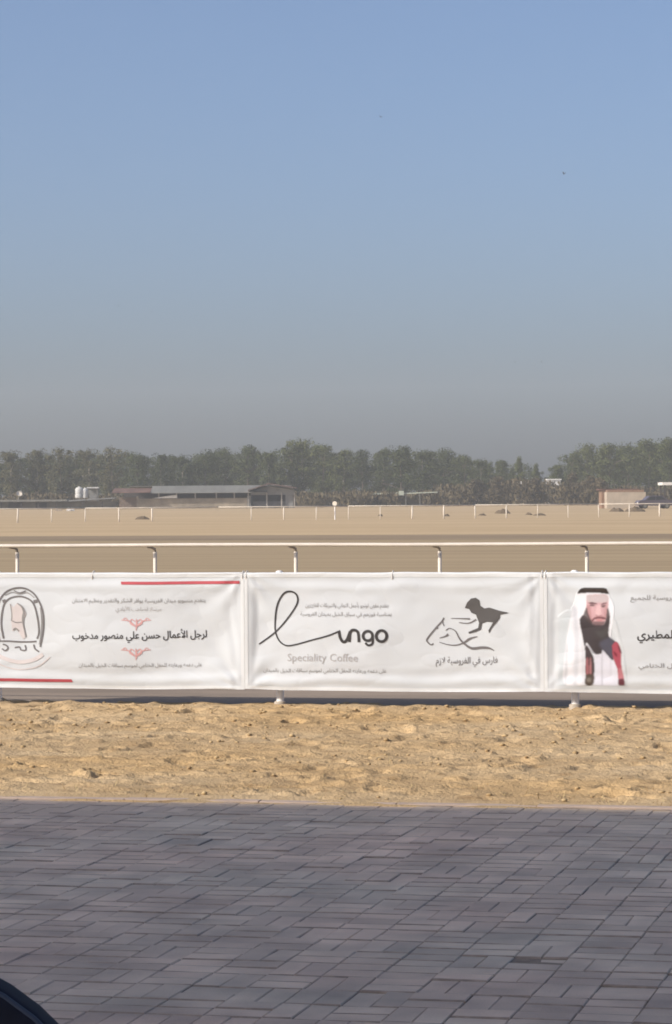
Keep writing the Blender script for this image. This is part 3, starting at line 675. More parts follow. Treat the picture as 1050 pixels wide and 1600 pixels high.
B3 = banner(2, 'white banner with portrait of a man in white headdress, rightmost on the fence')
W = lambda x, y: (880 + x / 9.41, 905 + y / 9.41)
def portrait():
    """the printed picture: soft-edged patches of ink blended on a fine grid that follows the cloth"""
    x0, y0, x1, y1, st = 872.0, 908.0, 985.0, 1070.0, 0.8
    nx = int((x1 - x0) / st) + 1; ny = int((y1 - y0) / st) + 1
    gx, gy = np.meshgrid(np.linspace(x0, x1, nx), np.linspace(y0, y1, ny))
    img = np.empty((ny, nx, 3)); img[:] = (0.560, 0.585, 0.605)
    cov = np.zeros((ny, nx))
    def lin(c): return np.array(S(*c)[:3]) * 0.80
    def blur(A, sg):
        n = max(1, int(sg * 2.5)); k = np.exp(-0.5 * (np.arange(-n, n + 1) / sg) ** 2); k /= k.sum()
        for ax in (0, 1):
            P = np.pad(A, [(n, n) if q == ax else (0, 0) for q in range(A.ndim)], mode='edge')
            A = sum(k[i] * np.take(P, range(i, i + A.shape[ax]), axis=ax) for i in range(2 * n + 1))
        return A
    def ink(pts, col, soft=1.0, op=1.0):
        P = np.array([W(*p) for p in smooth_path(list(pts) + [pts[0]], 4)[:-1]]); m = np.zeros(gx.shape, bool)
        for i in range(len(P)):
            (ax_, ay), (bx_, by) = P[i], P[i - 1]
            c = (ay > gy) != (by > gy)
            m ^= c & (gx < (bx_ - ax_) * (gy - ay) / (by - ay + 1e-12) + ax_)
        a = blur(m.astype(float), soft / st)[..., None] * op
        img[:] = img * (1 - a) + lin(col) * a; cov[:] = np.maximum(cov, a[..., 0])
    ink(((-60, 560), (60, 480), (140, 520), (120, 900), (80, 1200), (60, 1545), (-65, 1545)), (208, 215, 219), 3.5, .9)
    ink(((700, 600), (760, 560), (830, 800), (900, 1100), (930, 1500), (880, 1500), (850, 1000)), (214, 217, 219), 3.0, .45)
    ink(((205, 200), (340, 150), (640, 150), (665, 220), (735, 350), (752, 480), (728, 640), (705, 820), (690, 1000), (500, 1100), (330, 1000), (332, 1536), (20, 1536), (26, 1100), (70, 750), (150, 400)), (243, 243, 248), 1.0)
    ink(((130, 420), (190, 400), (215, 600), (240, 900), (230, 1300), (200, 1530), (150, 1530), (165, 1000)), (210, 213, 220), 2.2, .8)
    ink(((40, 1000), (75, 900), (62, 1300), (50, 1535), (18, 1535)), (196, 200, 206), 1.6, .8)
    ink(((250, 700), (290, 900), (320, 1100), (325, 1500), (275, 1500), (270, 1100)), (218, 220, 226), 1.8, .8)
    ink(((455, 1060), (560, 1060), (600, 1020), (745, 1180), (810, 1310), (822, 1540), (445, 1540), (450, 1180)), (228, 228, 238), 1.0)
    ink(((566, 1090), (582, 1090), (584, 1535), (566, 1535)), (196, 196, 206), 1.0, .8)
    ink(((690, 1180), (712, 1180), (712, 1300), (700, 1400)), (206, 206, 216), 1.2, .7)
    ink(((352, 235), (500, 222), (652, 235), (662, 420), (650, 540), (590, 670), (455, 672), (385, 590), (342, 470)), (212, 172, 175), 0.9)
    ink(((352, 235), (500, 225), (650, 235), (640, 330), (365, 330)), (206, 196, 197), 1.2, .85)
    ink(((345, 380), (405, 400), (420, 560), (440, 640), (385, 590), (342, 470)), (184, 138, 140), 1.3, .8)
    ink(((610, 400), (660, 390), (655, 540), (615, 610), (600, 500)), (196, 152, 154), 1.3, .8)
    ink(((500, 380), (545, 378), (562, 480), (575, 515), (520, 535), (480, 512)), (230, 194, 196), 1.0, .9)
    ink(((478, 512), (522, 530), (575, 516), (570, 536), (520, 546), (480, 532)), (170, 118, 122), .8, .8)
    ink(((365, 345), (420, 334), (480, 345), (505, 360), (470, 366), (400, 362)), (98, 72, 74), .7, .95)
    ink(((385, 372), (430, 366), (475, 376), (440, 396), (400, 394)), (104, 80, 82), .8, .9)
    ink(((556, 362), (600, 342), (640, 338), (642, 352), (600, 362), (566, 374)), (98, 72, 74), .7, .95)
    ink(((562, 384), (600, 370), (632, 372), (612, 404), (575, 410)), (104, 80, 82), .8, .9)
    ink(((415, 600), (455, 560), (520, 545), (600, 548), (640, 575), (600, 580), (520, 578), (460, 588), (440, 625)), (120, 74, 78), .8, .95)
    ink(((482, 590), (530, 584), (590, 590), (560, 612), (505, 612)), (206, 140, 142), .8, .9)
    ink(((240, 590), (285, 528), (330, 540), (400, 600), (440, 650), (515, 668), (590, 660), (635, 600), (660, 540), (692, 540), (688, 640), (672, 740), (680, 835), (745, 885), (810, 940), (770, 1000), (742, 1175), (660, 1110), (590, 1030), (560, 1085), (450, 1080), (352, 930), (322, 1000), (288, 850), (255, 700)), (70, 63, 65), .9)
    ink(((440, 625), (470, 612), (590, 612), (615, 600), (600, 660), (515, 690), (440, 668)), (84, 70, 72), 1.0, .75)
    ink(((330, 430), (352, 420), (372, 500), (410, 590), (445, 640), (400, 640), (300, 545)), (82, 70, 70), .9, .9)
    ink(((648, 430), (668, 425), (690, 540), (640, 620), (610, 650), (632, 580)), (82, 70, 70), .9, .9)
    ink(((620, 870), (700, 850), (760, 920), (735, 1000), (742, 1165), (650, 1090), (560, 1000), (540, 930)), (92, 92, 106), 1.8, .8)
    ink(((470, 760), (600, 740), (655, 700), (660, 800), (560, 860)), (86, 84, 82), 2.0, .7)
    ink(((360, 940), (380, 960), (440, 1050), (470, 1080), (430, 1075), (380, 1000)), (176, 176, 184), .8, .8)
    ink(((322, 1000), (352, 960), (425, 1085), (458, 1190), (452, 1395), (336, 1395), (334, 1200)), (78, 68, 70), .9)
    ink(((340, 1170), (368, 1150), (380, 1390), (338, 1390)), (176, 112, 116), 1.0, .9)
    ink(((395, 1160), (412, 1160), (420, 1390), (392, 1390)), (190, 130, 132), 1.0, .9)
    ink(((330, 1392), (452, 1392), (440, 1538), (330, 1538)), (86, 74, 66), 1.0)
    ink(((350, 1450), (400, 1440), (410, 1500), (360, 1500)), (140, 130, 118), 1.2, .7)
    ink(((722, 960), (790, 905), (852, 1030), (862, 1300), (893, 1460), (820, 1460), (800, 1305), (740, 1150)), (176, 84, 98), .9)
    ink(((745, 1040), (790, 1080), (800, 1120), (780, 1125), (750, 1080)), (118, 44, 58), 1.0, .9)
    ink(((800, 930), (852, 1030), (860, 1080), (825, 1040)), (96, 50, 58), .9, .85)
    ink(((815, 1300), (860, 1300), (890, 1450), (822, 1450)), (206, 140, 146), 1.5, .8)
    ink(((815, 1452), (895, 1452), (905, 1540), (818, 1540)), (104, 54, 62), 1.0)
    ink(((205, 214), (230, 165), (285, 128), (450, 122), (620, 128), (652, 165), (668, 212), (560, 202), (440, 198), (320, 203)), (58, 50, 46), .7)
    ink(((300, 150), (450, 142), (600, 148), (610, 160), (450, 156), (300, 163)), (86, 76, 70), .9, .7)
    img[:] *= 1 + 0.03 * np.random.default_rng(4).normal(size=img.shape[:2])[..., None]
    P = [pp((a, b)) for a, b in zip(gx.ravel(), gy.ravel())]
    i = np.arange((nx - 1) * (ny - 1)); r_ = i // (nx - 1); c = i % (nx - 1); a = r_ * nx + c
    T = np.stack([a, a + nx, a + nx + 1, a + 1], 1); T = T[cov.ravel()[T].max(1) > 0.03]
    m = bpy.data.materials.new('portrait_print'); m.use_nodes = True; n, l = m.node_tree.nodes, m.node_tree.links
    bs = n['Principled BSDF']; bs.inputs['Roughness'].default_value = 0.5; bs.inputs['Specular IOR Level'].default_value = 0.25
    at = n.new('ShaderNodeVertexColor'); at.layer_name = 'ink'; l.new(at.outputs[0], bs.inputs['Base Color'])
    o = print_mesh('portrait', P, T.tolist(), 2, B3, m, 1); o.parent = B3
    for v, cv in zip(o.data.vertices, cov.ravel()): v.co.y += 0.0014 + 0.0042 * max(0.0, 1 - cv / 0.25)
    ca = o.data.color_attributes.new('ink', 'FLOAT_COLOR', 'POINT')
    ca.data.foreach_set('color', np.concatenate([np.clip(img, 0, 1).reshape(-1, 3), np.ones((nx * ny, 1))], 1).astype(np.float32).ravel())
    o.data.polygons.foreach_set('use_smooth', [True] * len(o.data.polygons))
    o['label'] = 'printed picture of a bearded man in white headdress with black band'
portrait()
text('يتقدم ملاك ومحبو ميدان الفروسية للجميع', 985, 1180, 936.5, 10.0, 2, B3, INK['grey'])
text('للشيخ أبو فهد المطيري', 996, 1160, 996.0, 17.5, 2, B3, INK['dark'], bold=0.014)
text('على دعمه ورعايته للحفل الختامي', 998, 1170, 1041.0, 9.0, 2, B3, INK['grey'])

# ------------------------------------------------------------------ second white rail across the track
M_rail = mat('aged_rail_paint', (0.62, 0.56, 0.48), 0.5, var=0.08, scale=2)
M_bracket = mat('grey_bracket', (0.30, 0.26, 0.22), 0.7, var=0.2)
def near_rail():
    pts = [on_y(px, 875, YR + 0.22).x - 0.07 for px in (27, 250, 470, 688, 917)]
    st = (pts[-1] - pts[0]) / 4; zt = at_depth(525, 851, 41.4).z
    # keep the rail parallel to the fence
    x_mid = pts[0] + 2 * st
    root = thing('track_rail', (x_mid, YR, 0), 'long white racing rail on slim posts with grey brackets behind the banners', 'rail')
    MB().tube([(i * 2.0 - 40, 0, zt + 0.006 * math.sin(i * 1.7)) for i in range(41)], 0.031, 12).build('rail', M_rail, root, True)
    for k in range(-14, 15):
        px = k * st
        MB().tube([(px + 0.07, 0.22, -0.2), (px + 0.07, 0.22, zt - 0.12)], 0.031, 10).build('post', M_rail, root, True)
        MB().tube([(px + 0.07, 0.22, zt - 0.14), (px + 0.066, 0.21, zt - 0.075), (px + 0.045, 0.15, zt - 0.045), (px, 0.0, zt - 0.034)], [0.032, 0.026, 0.021, 0.018], 8).build('bracket', M_bracket, root, True)
near_rail()

# ------------------------------------------------------------------ far rail, some posts leaning
FARD0, FARD1 = 178.0, 190.0
def far_pt(px): return foot(px, FARD0 + (FARD1 - FARD0) * px / 1050)
M_far = mat('dusty_rail_paint', (0.64, 0.57, 0.47), 0.6, var=0.12, scale=2)
def far_rail():
    a = far_pt(-300); b = far_pt(1350); root = thing('outer_rail', far_pt(525), 'thin white rail on posts along the far edge of the track', 'rail')
    d = (b - a); L = d.length; d.normalize(); o = root.location
    rg = random.Random(11)
    zt = 0.98
    n = int(L / 2.52)
    for k in range(n):
        p = a + d * (k * 2.52) - o
        frac = k / n
        if frac < 0.42 and rg.random() < 0.40: continue
        h = zt + rg.uniform(-.03, .02)
        MB().tube([(p.x, p.y, -.3), (p.x + rg.gauss(0, .02), p.y, h)], rg.choice((0.035, 0.04, 0.05, 0.06)), 7).build('post', M_far, root, True)
    for seg in range(0, n, 4):
        p = a + d * (seg * 2.52) - o; q = a + d * ((seg + 4) * 2.52) - o
        MB().tube([(p.x, p.y, zt), ((p.x + q.x) / 2, (p.y + q.y) / 2, zt - rg.uniform(0, .03)), (q.x - d.x * .02, q.y - d.y * .02, zt)], 0.040, 7).build('rail', M_far, root, True)
far_rail()
def marker():
    p = far_pt(525); root = thing('distance_marker', (p.x, p.y - 0.4, 0), 'round white marker disc on a post at the far rail', 'marker')
    MB().tube([(0, 0, -.3), (0, 0, 1.2)], 0.05, 8).build('post', M_post, root)
    d = MB(); n = 20
    V = [(0.18 * math.cos(2 * math.pi * i / n), y, 1.18 + 0.18 * math.sin(2 * math.pi * i / n)) for y in (-0.09, -0.05) for i in range(n)]
    d.add(V, [tuple(range(n)), tuple(range(2 * n - 1, n - 1, -1))] + [(i, n + i, n + (i + 1) % n, (i + 1) % n) for i in range(n)]); d.build('disc', M_far, root)
marker()

# ------------------------------------------------------------------ low dark heaps and scrub on the sand by the far rail
M_dung = mat('dark_heap', (0.10, 0.075, 0.05), 0.95, col2=(0.18, 0.135, 0.085), scale=3)
def heap(px, dep, wpx, hpx, label, name='soil_heap', cat='soil heap', seed=0):
    rg = np.random.default_rng(seed); p = foot(px, dep); wd = wpx * dep / 3800; h = hpx * dep / 3800
    nx, ny = 26, 12; X, Y = np.meshgrid(np.linspace(-1, 1, nx), np.linspace(-1, 1, ny))
    r2 = X ** 2 + Y ** 2; Z = np.clip(1 - r2, 0, 1) ** 0.7 * (0.35 + 0.9 * fbm(X * 3.5 + seed * 7, Y * 2.5 + seed, 3) ) * h
    V = np.stack([X.ravel() * wd / 2, Y.ravel() * max(wd * .35, .5), Z.ravel() - 0.06], 1)
    i = np.arange((nx - 1) * (ny - 1)); r_ = i // (nx - 1); c = i % (nx - 1); a = r_ * nx + c
    o = link(name, np_mesh(name, V, np.stack([a, a + 1, a + nx + 1, a + nx], 1)), M_dung); o.location = p; o.rotation_euler[2] = YAW
    tag(o, label, cat, 'dark heaps on the sand by the far rail')
for i, (px, py, wpx, hpx, lb) in enumerate((
        (222, 811, 24, 7, 'flat brown soil heap on the sand left of the shed front, nearest the left edge'),
        (594, 806, 9, 5, 'tiny dark heap on the sand just right of the round marker disc'),
        (697, 806, 12, 5, 'small dark heap on the sand below the right end of the shade shelter'),
        (753, 805, 14, 5, 'thin brown heap on the sand, left neighbour of the black hump'),
        (785, 802, 26, 9, 'black humped heap on the sand, blackest between marker disc and block wall'),
        (826, 804, 12, 5, 'small dark heap on the sand, first right of the black hump'),
        (843, 805, 22, 5, 'long thin dark heap on the sand, second right of the black hump'),
        (963, 799, 24, 8, 'dark heap on the sand below the pale block wall'),
        (992, 799, 34, 10, 'long dark ragged heap on the sand right of the wall, widest of all'))):
    dep = 3800 * EYE / (py - hor(px)); heap(px, dep, wpx, hpx, lb, seed=i + 1)

# ------------------------------------------------------------------ buildings and yards beyond the track
M_block = mat('block_wall', (0.40, 0.335, 0.26), 0.9, var=0.16, scale=0.8, coords='Object')
M_beige = mat('beige_render', (0.27, 0.23, 0.175), 0.9, var=0.3, scale=0.5)
M_grey = mat('grey_sheet_roof', (0.175, 0.17, 0.15), 0.7, var=0.15, scale=0.5, stretch=(2, .3, 1))
M_rust = mat('rust_roof', (0.14, 0.080, 0.060), 0.8, var=0.35, scale=0.6)
M_dark = mat('dark_timber', (0.050, 0.043, 0.040), 0.85, var=0.3)
M_tin = mat('tin_wall', (0.20, 0.20, 0.195), 0.7, var=0.2, scale=0.7)
M_lime = mat('whitewash', (0.66, 0.63, 0.58), 0.8, var=0.08)
def frame_at(px, dep): return foot(px, dep)
def W_(p0, p1, dep): return (p1 - p0) * dep / 3800
def Z_(y, dep, px): return EYE + (hor(px) - y) * dep / 3800
def shed():
    D = 372.0; k = D / 3800; c = 320
    root = thing('long_shed', foot(c, D), 'long low stable shed with grey sheet roof and open dark bay', 'shed', rz=YAW)
    X = lambda px: (px - c) * k
    H = lambda y: EYE + (hor(c) - y) * k
    MB().box(X(216), X(386), 0.0, 0.25, -.3, H(778.5)).build('front_wall', M_beige, root)
    MB().box(X(186), X(213), 0.3, 0.55, -.3, H(776.5)).build('side_wall', mat('brown_wall', (0.15, 0.115, 0.09), 0.9, var=0.2), root)
    MB().box(X(213) + .02, X(216) - .02, -.05, .5, -.3, H(774.5)).build('pier', M_beige, root)
    MB().box(X(188), X(458), 7.0, 7.25, -.3, H(768)).build('back_wall', M_dark, root)
    MB().box(X(386) + .01, X(392), 0.05, 6.9, -.3, H(775)).build('partition', M_tin, root)
    MB().box(X(446), X(458), 0.05, 0.25, -.3, H(774)).build('side_wall', M_tin, root)
    MB().box(X(395), X(458), 0.3, 0.45, -.3, H(784)).build('stall_gate', mat('stall_gate', (0.10, 0.10, 0.105), 0.7, var=0.2), root)
    pm = mat('shed_post', (0.34, 0.31, 0.27), 0.8)
    for px in (248, 276, 305, 338, 366): MB().box(X(px) - .09, X(px) + .09, .03, .21, H(778.5) + .004, H(769.5)).build('post', pm, root)
    for px in (388, 417, 440, 460): MB().box(X(px) - .09, X(px) + .09, -.45, -.27, -.3, H(770.5)).build('post', pm, root)
    # roof: mono pitch sheet rising to a ridge, then falling behind
    mb = MB(); xa, xb = X(236), X(418)
    mb.prism([(-1.2, H(770.5)), (3.6, H(759.5)), (3.6, H(759.5) + .09), (-1.2, H(770.5) + .09)], xa, xb, 'x'); mb.build('roof', M_grey, root)
    mb = MB(); mb.prism([(3.62, H(759.5)), (8.2, H(766)), (8.2, H(766) + .09), (3.62, H(759.5) + .09)], X(200), X(455), 'x'); mb.build('roof', M_grey, root)
    mb = MB(); mb.prism([(-1.6, H(769.5)), (3.4, H(763)), (3.4, H(763) + .1), (-1.6, H(769.5) + .1)], X(176), X(236) - .02, 'x'); mb.build('roof', M_rust, root)
    # gable bay on the right: gable towards the track
    mb = MB(); g = [(X(388), H(767.5)), (X(420), H(757.5)), (X(464), H(764.5)), (X(464), H(764.5) + .18), (X(420), H(757.5) + .2), (X(388), H(767.5) + .18)]
    mb.prism(g, -1.9, 3.0, 'y'); mb.build('gable_roof', mat('gable_edge', (0.11, 0.075, 0.065), 0.8, var=0.2), root)
    mb = MB(); mb.prism([(X(392), H(774)), (X(392), H(768.6)), (X(420), H(759.8)), (X(460), H(766.0)), (X(460), H(774))], -0.2, -0.02, 'y'); mb.build('gable_panel', M_tin, root)
    mb = MB(); mb.prism([(X(238), H(778)), (X(270), H(773.5)), (X(277), H(773)), (X(277), H(778))], -.62, -.45, 'y'); mb.build('awning', M_lime, root)
shed()
def low_shed():
    D = 385.0; k = D / 3800; c = 80; root = thing('low_store', foot(c, D), 'row of low flat grey roofed stores at the left edge', 'shed', rz=YAW)
    X = lambda px: (px - c) * k
    H = lambda y: EYE + (hor(c) - y) * k
    MB().box(X(-90), X(180), 1.0, 1.3, -.3, H(784)).build('wall', mat('store_wall', (0.17, 0.155, 0.125), 0.9, var=0.35, scale=.4), root)
    MB().box(X(-90), X(105), -.6, 5, H(783.5), H(780.5)).build('roof', M_grey, root)
    MB().prism([(X(106), H(784)), (X(180), H(779.5)), (X(180), H(778)), (X(106), H(781.5))], -.4, 4, 'y').build('roof', M_tin, root)
    for px in (-60, -30, 2, 34, 60, 88, 130, 160): MB().box(X(px) - .1, X(px) + .1, -.3, -.1, -.3, H(784)).build('post', M_dark, root)
    MB().box(X(12), X(34), .85, .98, -.3, H(785)).build('door', M_dark, root); MB().box(X(55), X(72), .85, .98, -.3, H(785)).build('door', M_dark, root)
    return H(780.5)
low_shed()
def tanks():
    D = 392.0; k = D / 3800
    for px, rr, ytop, lb in ((124, 6.5, 760.5, 'taller white round water tank on the low store roof, left of the pair'), (133, 4.5, 762.5, 'smaller white round water tank beside the grey roof hut')):
        zt = Z_(ytop, D, px); zb = Z_(778.5, D, px); r_ = rr * k; p = foot(px, D)
        root = thing('water_tank', (p.x, p.y, zb - .0), lb, 'water tank', 'white roof tanks')
        h = zt - zb
        M_tank = mat('tank_plastic', (0.50, 0.49, 0.46), 0.6, var=0.12)
        MB().lathe([(r_ * .9, 0), (r_, .1), (r_, h * .35), (r_ * .96, h * .38), (r_, h * .42), (r_, h * .75), (r_ * .8, h * .9), (r_ * .3, h * .97)], 18).build('body', M_tank, root, True)
        MB().lathe([(r_ * .28, h * .97), (r_ * .28, h + .06), (r_ * .1, h + .08)], 12).build('lid', M_tank, root, True)
    p = foot(145, 393); zb = Z_(779.5, D, 145)
    root = thing('roof_hut', (p.x, p.y, 0), 'small grey open hut standing right of the white tanks', 'hut', rz=YAW)
    w_ = 7 * k
    zt = Z_(763, D, 145)
    for sx in (-1, 1):
        for sy in (0, 1): MB().box(sx * w_ - .1, sx * w_ + .1, sy * 1.6, sy * 1.6 + .2, -.3, zt).build('post', M_grey, root)
    MB().box(-w_ - .25, w_ + .25, -.25, 2.1, zt + .002, zt + .22).build('roof', mat('pale_roof', (0.5, .49, .46), .7), root)
    MB().box(-w_ + .11, w_ - .11, 1.55, 1.65, -.3, zt).build('back_wall', M_tin, root)
    MB().box(-w_ + .11, w_ - .11, .05, .15, -.3, zb).build('front_wall', M_beige, root)
tanks()
def rubble():
    D = 330.0; k = D / 3800
    for i, (px, wpx, hpx, lb, col) in enumerate(((88, 12, 7, 'pale rubble heap below the low stores, left of the white block', M_block), (110, 9, 8, 'small white block among rubble below the water tanks', M_lime))):
        p = foot(px, D); rg = random.Random(i)
        root = thing('rubble_heap', p, lb, 'rubble', rz=YAW)
        for q in range(6):
            x = rg.uniform(-.5, .5) * wpx * k; s = rg.uniform(.22, .42) * hpx * k
            MB().prism([(x - s, -.1), (x + s * .9, -.1), (x + s * .7, s * 1.3), (x - s * .1, s * 1.7), (x - s * .8, s)], q * .25, q * .25 + .24, 'y').build('rock', col, root)
rubble()
def parked_truck():
    # small pale pick-up far left, half seen over the store roof
    D = 398.0; k = D / 3800; p = foot(29, D); z0 = Z_(779, D, 29)
    root = thing('satellite_dish', (p.x, p.y, 0), 'white tilted satellite dish above the low store roof at far left', 'satellite dish', rz=YAW + .4)
    MB().tube([(0, 0, -.3), (0, 0, z0 + .3)], .08, 8).build('mast', M_grey, root)
    n = 16; V = []; F = []
    for r_i, (r_, dp) in enumerate(((.05, 0), (.2, .04), (.38, .12), (.50, .2))):
        for j in range(n): V.append((r_ * math.cos(2 * math.pi * j / n), -.3 - dp * 0.9, r_ * math.sin(2 * math.pi * j / n)))
    for a in range(3):
        for j in range(n): F.append((a * n + j, a * n + (j + 1) % n, (a + 1) * n + (j + 1) % n, (a + 1) * n + j))
    F.append(tuple(range(n)))
    ob = MB().add(V, F).build('dish', M_far, root, True); ob.location = (0, 0, z0 + .55); ob.rotation_euler = (R(-35), 0, 0)
parked_truck()
def net_shade():
    D = 400.0; k = D / 3800; c = 612; root = thing('shade_shelter', foot(c, D), 'long pale green shade roof on thin poles before the wood', 'shelter', rz=YAW)
    X = lambda px: (px - c) * k
    H = lambda y: EYE + (hor(c) - y) * k
    g = mat('shade_net', (0.40, 0.43, 0.35), 0.8, var=0.1)
    MB().prism([(X(532), H(773.2)), (X(622), H(772.0)), (X(622), H(769.8)), (X(532), H(771.2))], 0, 3.5, 'y').build('roof', g, root)
    MB().prism([(X(622) + .02, H(772.4)), (X(684), H(770.2)), (X(684), H(768.6)), (X(622) + .02, H(770.6))], 0, 3.0, 'y').build('roof', g, root)
    for px in (534, 556, 578, 600, 610, 634, 656, 680): MB().box(X(px) - .07, X(px) + .07, .1, .24, -.3, H(771.5)).build('pole', M_grey, root)
    MB().box(X(623), X(631), -.3, -.05, H(774), H(767)).build('sign_board', g, root)
    MB().box(X(533), X(690), 3.0, 3.2, -.3, H(781)).build('back_wall', mat('low_brown_wall', (0.16, 0.125, 0.09), 0.9, var=0.3), root)
net_shade()
def wall_shed():
    D = 300.0; k = D / 3800; c = 978; root = thing('block_hut', foot(c, D), 'pale block wall hut with rusty flat roof at the right', 'hut', rz=YAW)
    X = lambda px: (px - c) * k
    H = lambda y: EYE + (hor(c) - y) * k
    z0 = -.3
    for r_ in range(3):
        za = z0 if r_ == 0 else H(790 - r_ * 7.0) ; zb = H(790 - (r_ + 1) * 7.0)
        MB().box(X(948), X(1009), -.02 * (2 - r_), 3.0, za + .004, zb).build('wall_course', M_block, root)
    MB().box(X(950), X(1007), .5, 3.2, H(769) + .004, H(765.5)).build('parapet', mat('brick_brown', (0.24, 0.15, 0.10), .9, var=.25), root)
    MB().box(X(940), X(1003), 3.4, 7.5, H(766), H(763.5)).build('roof', M_rust, root)
    MB().box(X(944), X(1000), 3.5, 7.2, -.3, H(766.2)).build('back_room', mat('brick_brown', (0.24, 0.15, 0.10)), root)
wall_shed()
def shelter():
    D = 296.0; k = D / 3800; c = 1050; root = thing('carport', foot(c, D), 'white flat canopy on a dark post at the right edge', 'carport', rz=YAW)
    X = lambda px: (px - c) * k
    H = lambda y: EYE + (hor(c) - y) * k
    MB().box(X(1033), X(1085), -1.5, 3.5, H(758), H(753.5)).build('canopy', M_lime, root)
    for px in (1037, 1080):
        for y in (-1.2, 3.1): MB().box(X(px) - .09, X(px) + .09, y, y + .18, -.3, H(758) - .004).build('post', M_dark, root)
shelter()
def car(px, dep, label, colm, scale=1.0):
    root = thing('parked_car', foot(px, dep), label, 'car', rz=YAW + R(8))
    prof = [(-2.1, .35), (-2.15, .75), (-1.95, .95), (-1.3, 1.02), (-.75, 1.48), (.75, 1.52), (1.45, 1.05), (2.0, .98), (2.15, .7), (2.1, .35)]
    MB().prism(prof, -.85, .85, 'y').build('body', colm, root)
    gl = mat('car_glass', (.03, .035, .04), .15, var=.1, spec=.5)
    MB().prism([(-1.12, 1.02), (-.70, 1.40), (-.05, 1.43), (-.05, 1.02)], -.858, -.853, 'y').build('window', gl, root)
    MB().prism([(.03, 1.02), (.03, 1.43), (.70, 1.44), (1.25, 1.06)], -.858, -.853, 'y').build('window', gl, root)
    for x in (-1.3, 1.35):
        for y in (-.86, .72):
            n = 18; V = [(x + .33 * math.cos(2 * math.pi * i / n), yy, .33 + .33 * math.sin(2 * math.pi * i / n)) for yy in (y, y + .2) for i in range(n)]
            t = MB().add(V, [tuple(range(n)), tuple(range(2 * n - 1, n - 1, -1))] + [(i, n + i, n + (i + 1) % n, (i + 1) % n) for i in range(n)]).build('wheel', M_rubber, root)
            V = [(x + .19 * math.cos(2 * math.pi * i / n), y - .004, .33 + .19 * math.sin(2 * math.pi * i / n)) for i in range(n)]
            MB().add(V, [tuple(range(n))]).build('rim', M_grey, t)
    MB().box(-2.165, -2.12, -.75, -.45, .66, .80).build('headlight', M_lime, root); MB().box(2.10, 2.165, -.75, -.45, .68, .82).build('tail_light', M_rust, root)
car(1022, 287, 'dark plum car parked between the block hut and the white canopy', mat('plum_paint', (.085, .07, .09), .35, var=.05, spec=.5))
def house(px, dep, wpx, ytop, label):
    k = dep / 3800; root = thing('small_house', foot(px, dep), label, 'house', rz=YAW); h = Z_(ytop, dep, px); w_ = wpx * k / 2
    MB().box(-w_, w_, 0, 4.5, -.3, h).build('wall', M_lime, root)
    MB().box(-w_ - .15, w_ + .15, -.15, 4.65, h + .002, h + .25).build('roof', M_lime, root)
    MB().box(-w_ * .6, -w_ * .15, -.06, -.003, h * .45, h * .8).build('window', M_dark, root)
    MB().box(w_ * .2, w_ * .6, -.06, -.003, h * .4, h * .8).build('window', M_dark, root)
house(866, 418, 20, 750.5, 'small white house half hidden by brown scrub before the wood')
def sign():
    dep = 400; p = foot(812, dep); root = thing('white_board', p, 'tiny white board on a post at the wood edge, left of the white house', 'board', rz=YAW); z = Z_(755, dep, 812)
    MB().tube([(0, .1, -.3), (0, .1, z)], .06, 6).build('post', M_dark, root); MB().box(-.35, .35, -.03, .03, z - .35, z + .3).build('panel', M_lime, root)
sign()

# ------------------------------------------------------------------ trees
LM = [leaf_mat('leaf_dark', (0.028, 0.038, 0.014), (0.075, 0.088, 0.032)), leaf_mat('leaf_olive', (0.040, 0.052, 0.018), (0.105, 0.115, 0.040)),
      leaf_mat('leaf_dusty', (0.055, 0.056, 0.026), (0.115, 0.106, 0.050))]
LM_scrub = leaf_mat('leaf_scrub', (0.070, 0.058, 0.032), (0.125, 0.098, 0.055))
M_bark = mat('bark', (0.12, 0.095, 0.072), 0.9, var=0.25, scale=2)
M_barkp = mat('pale_bark', (0.26, 0.225, 0.18), 0.9, var=0.2, scale=2)
def crown_np(rg, H, rad, base, nclump, nleaf, lsz, shape):
    """leaf quads for a crown of height H, radius rad, starting at height base"""
    n = nclump; t = rg.random(n) ** 0.85
    if shape == 'dome': prof = np.sqrt(np.clip(1 - (t * 1.02 - 0.28) ** 2 / 0.56, 0.02, 1))
    elif shape == 'cone': prof = np.clip(1.05 - t, 0.05, 1) ** 0.8
    else: prof = 0.55 + 0.45 * np.sin(t * 3.0)
    th = rg.uniform(0, 6.283, n); rr = rad * prof * (rg.random(n) ** 0.45) * (0.8 + 0.35 * np.sin(th * 3 + rg.uniform(0, 6)))
    C = np.stack([rr * np.cos(th), rr * np.sin(th), base + t * (H - base) * 0.90], 1)
    cs = rad * rg.uniform(0.12, 0.30, n)
    dv = rg.normal(0, 1, (n, nleaf, 3)); dv /= np.linalg.norm(dv, axis=2)[..., None]; dv *= (rg.random((n, nleaf, 1)) ** 0.30) * 1.55
    L = C[:, None] + dv * cs[:, None, None] * np.array([.9, .9, .72])
    L = L.reshape(-1, 3); L[:, 2] = np.where(L[:, 2] < base * .5, base * .5 + rg.random(len(L)) * .8, L[:, 2])
    m = len(L); nn = (L - np.repeat(C, nleaf, 0)); nn /= np.linalg.norm(nn, axis=1)[:, None] + 1e-6; nn = nn + rg.normal(0, .38, (m, 3)) + np.array([0, 0, .15])
    a = np.cross(nn, rg.normal(0, 1, (m, 3))); a /= np.linalg.norm(a, axis=1)[:, None] + 1e-9; b = np.cross(nn, a); b /= np.linalg.norm(b, axis=1)[:, None] + 1e-9
    s = lsz * rg.uniform(.6, 1.4, m)[:, None]; a = a * s; b = b * s * 0.6
    return np.stack([L - a, L - b, L + a, L + b], 1).reshape(-1, 3), C
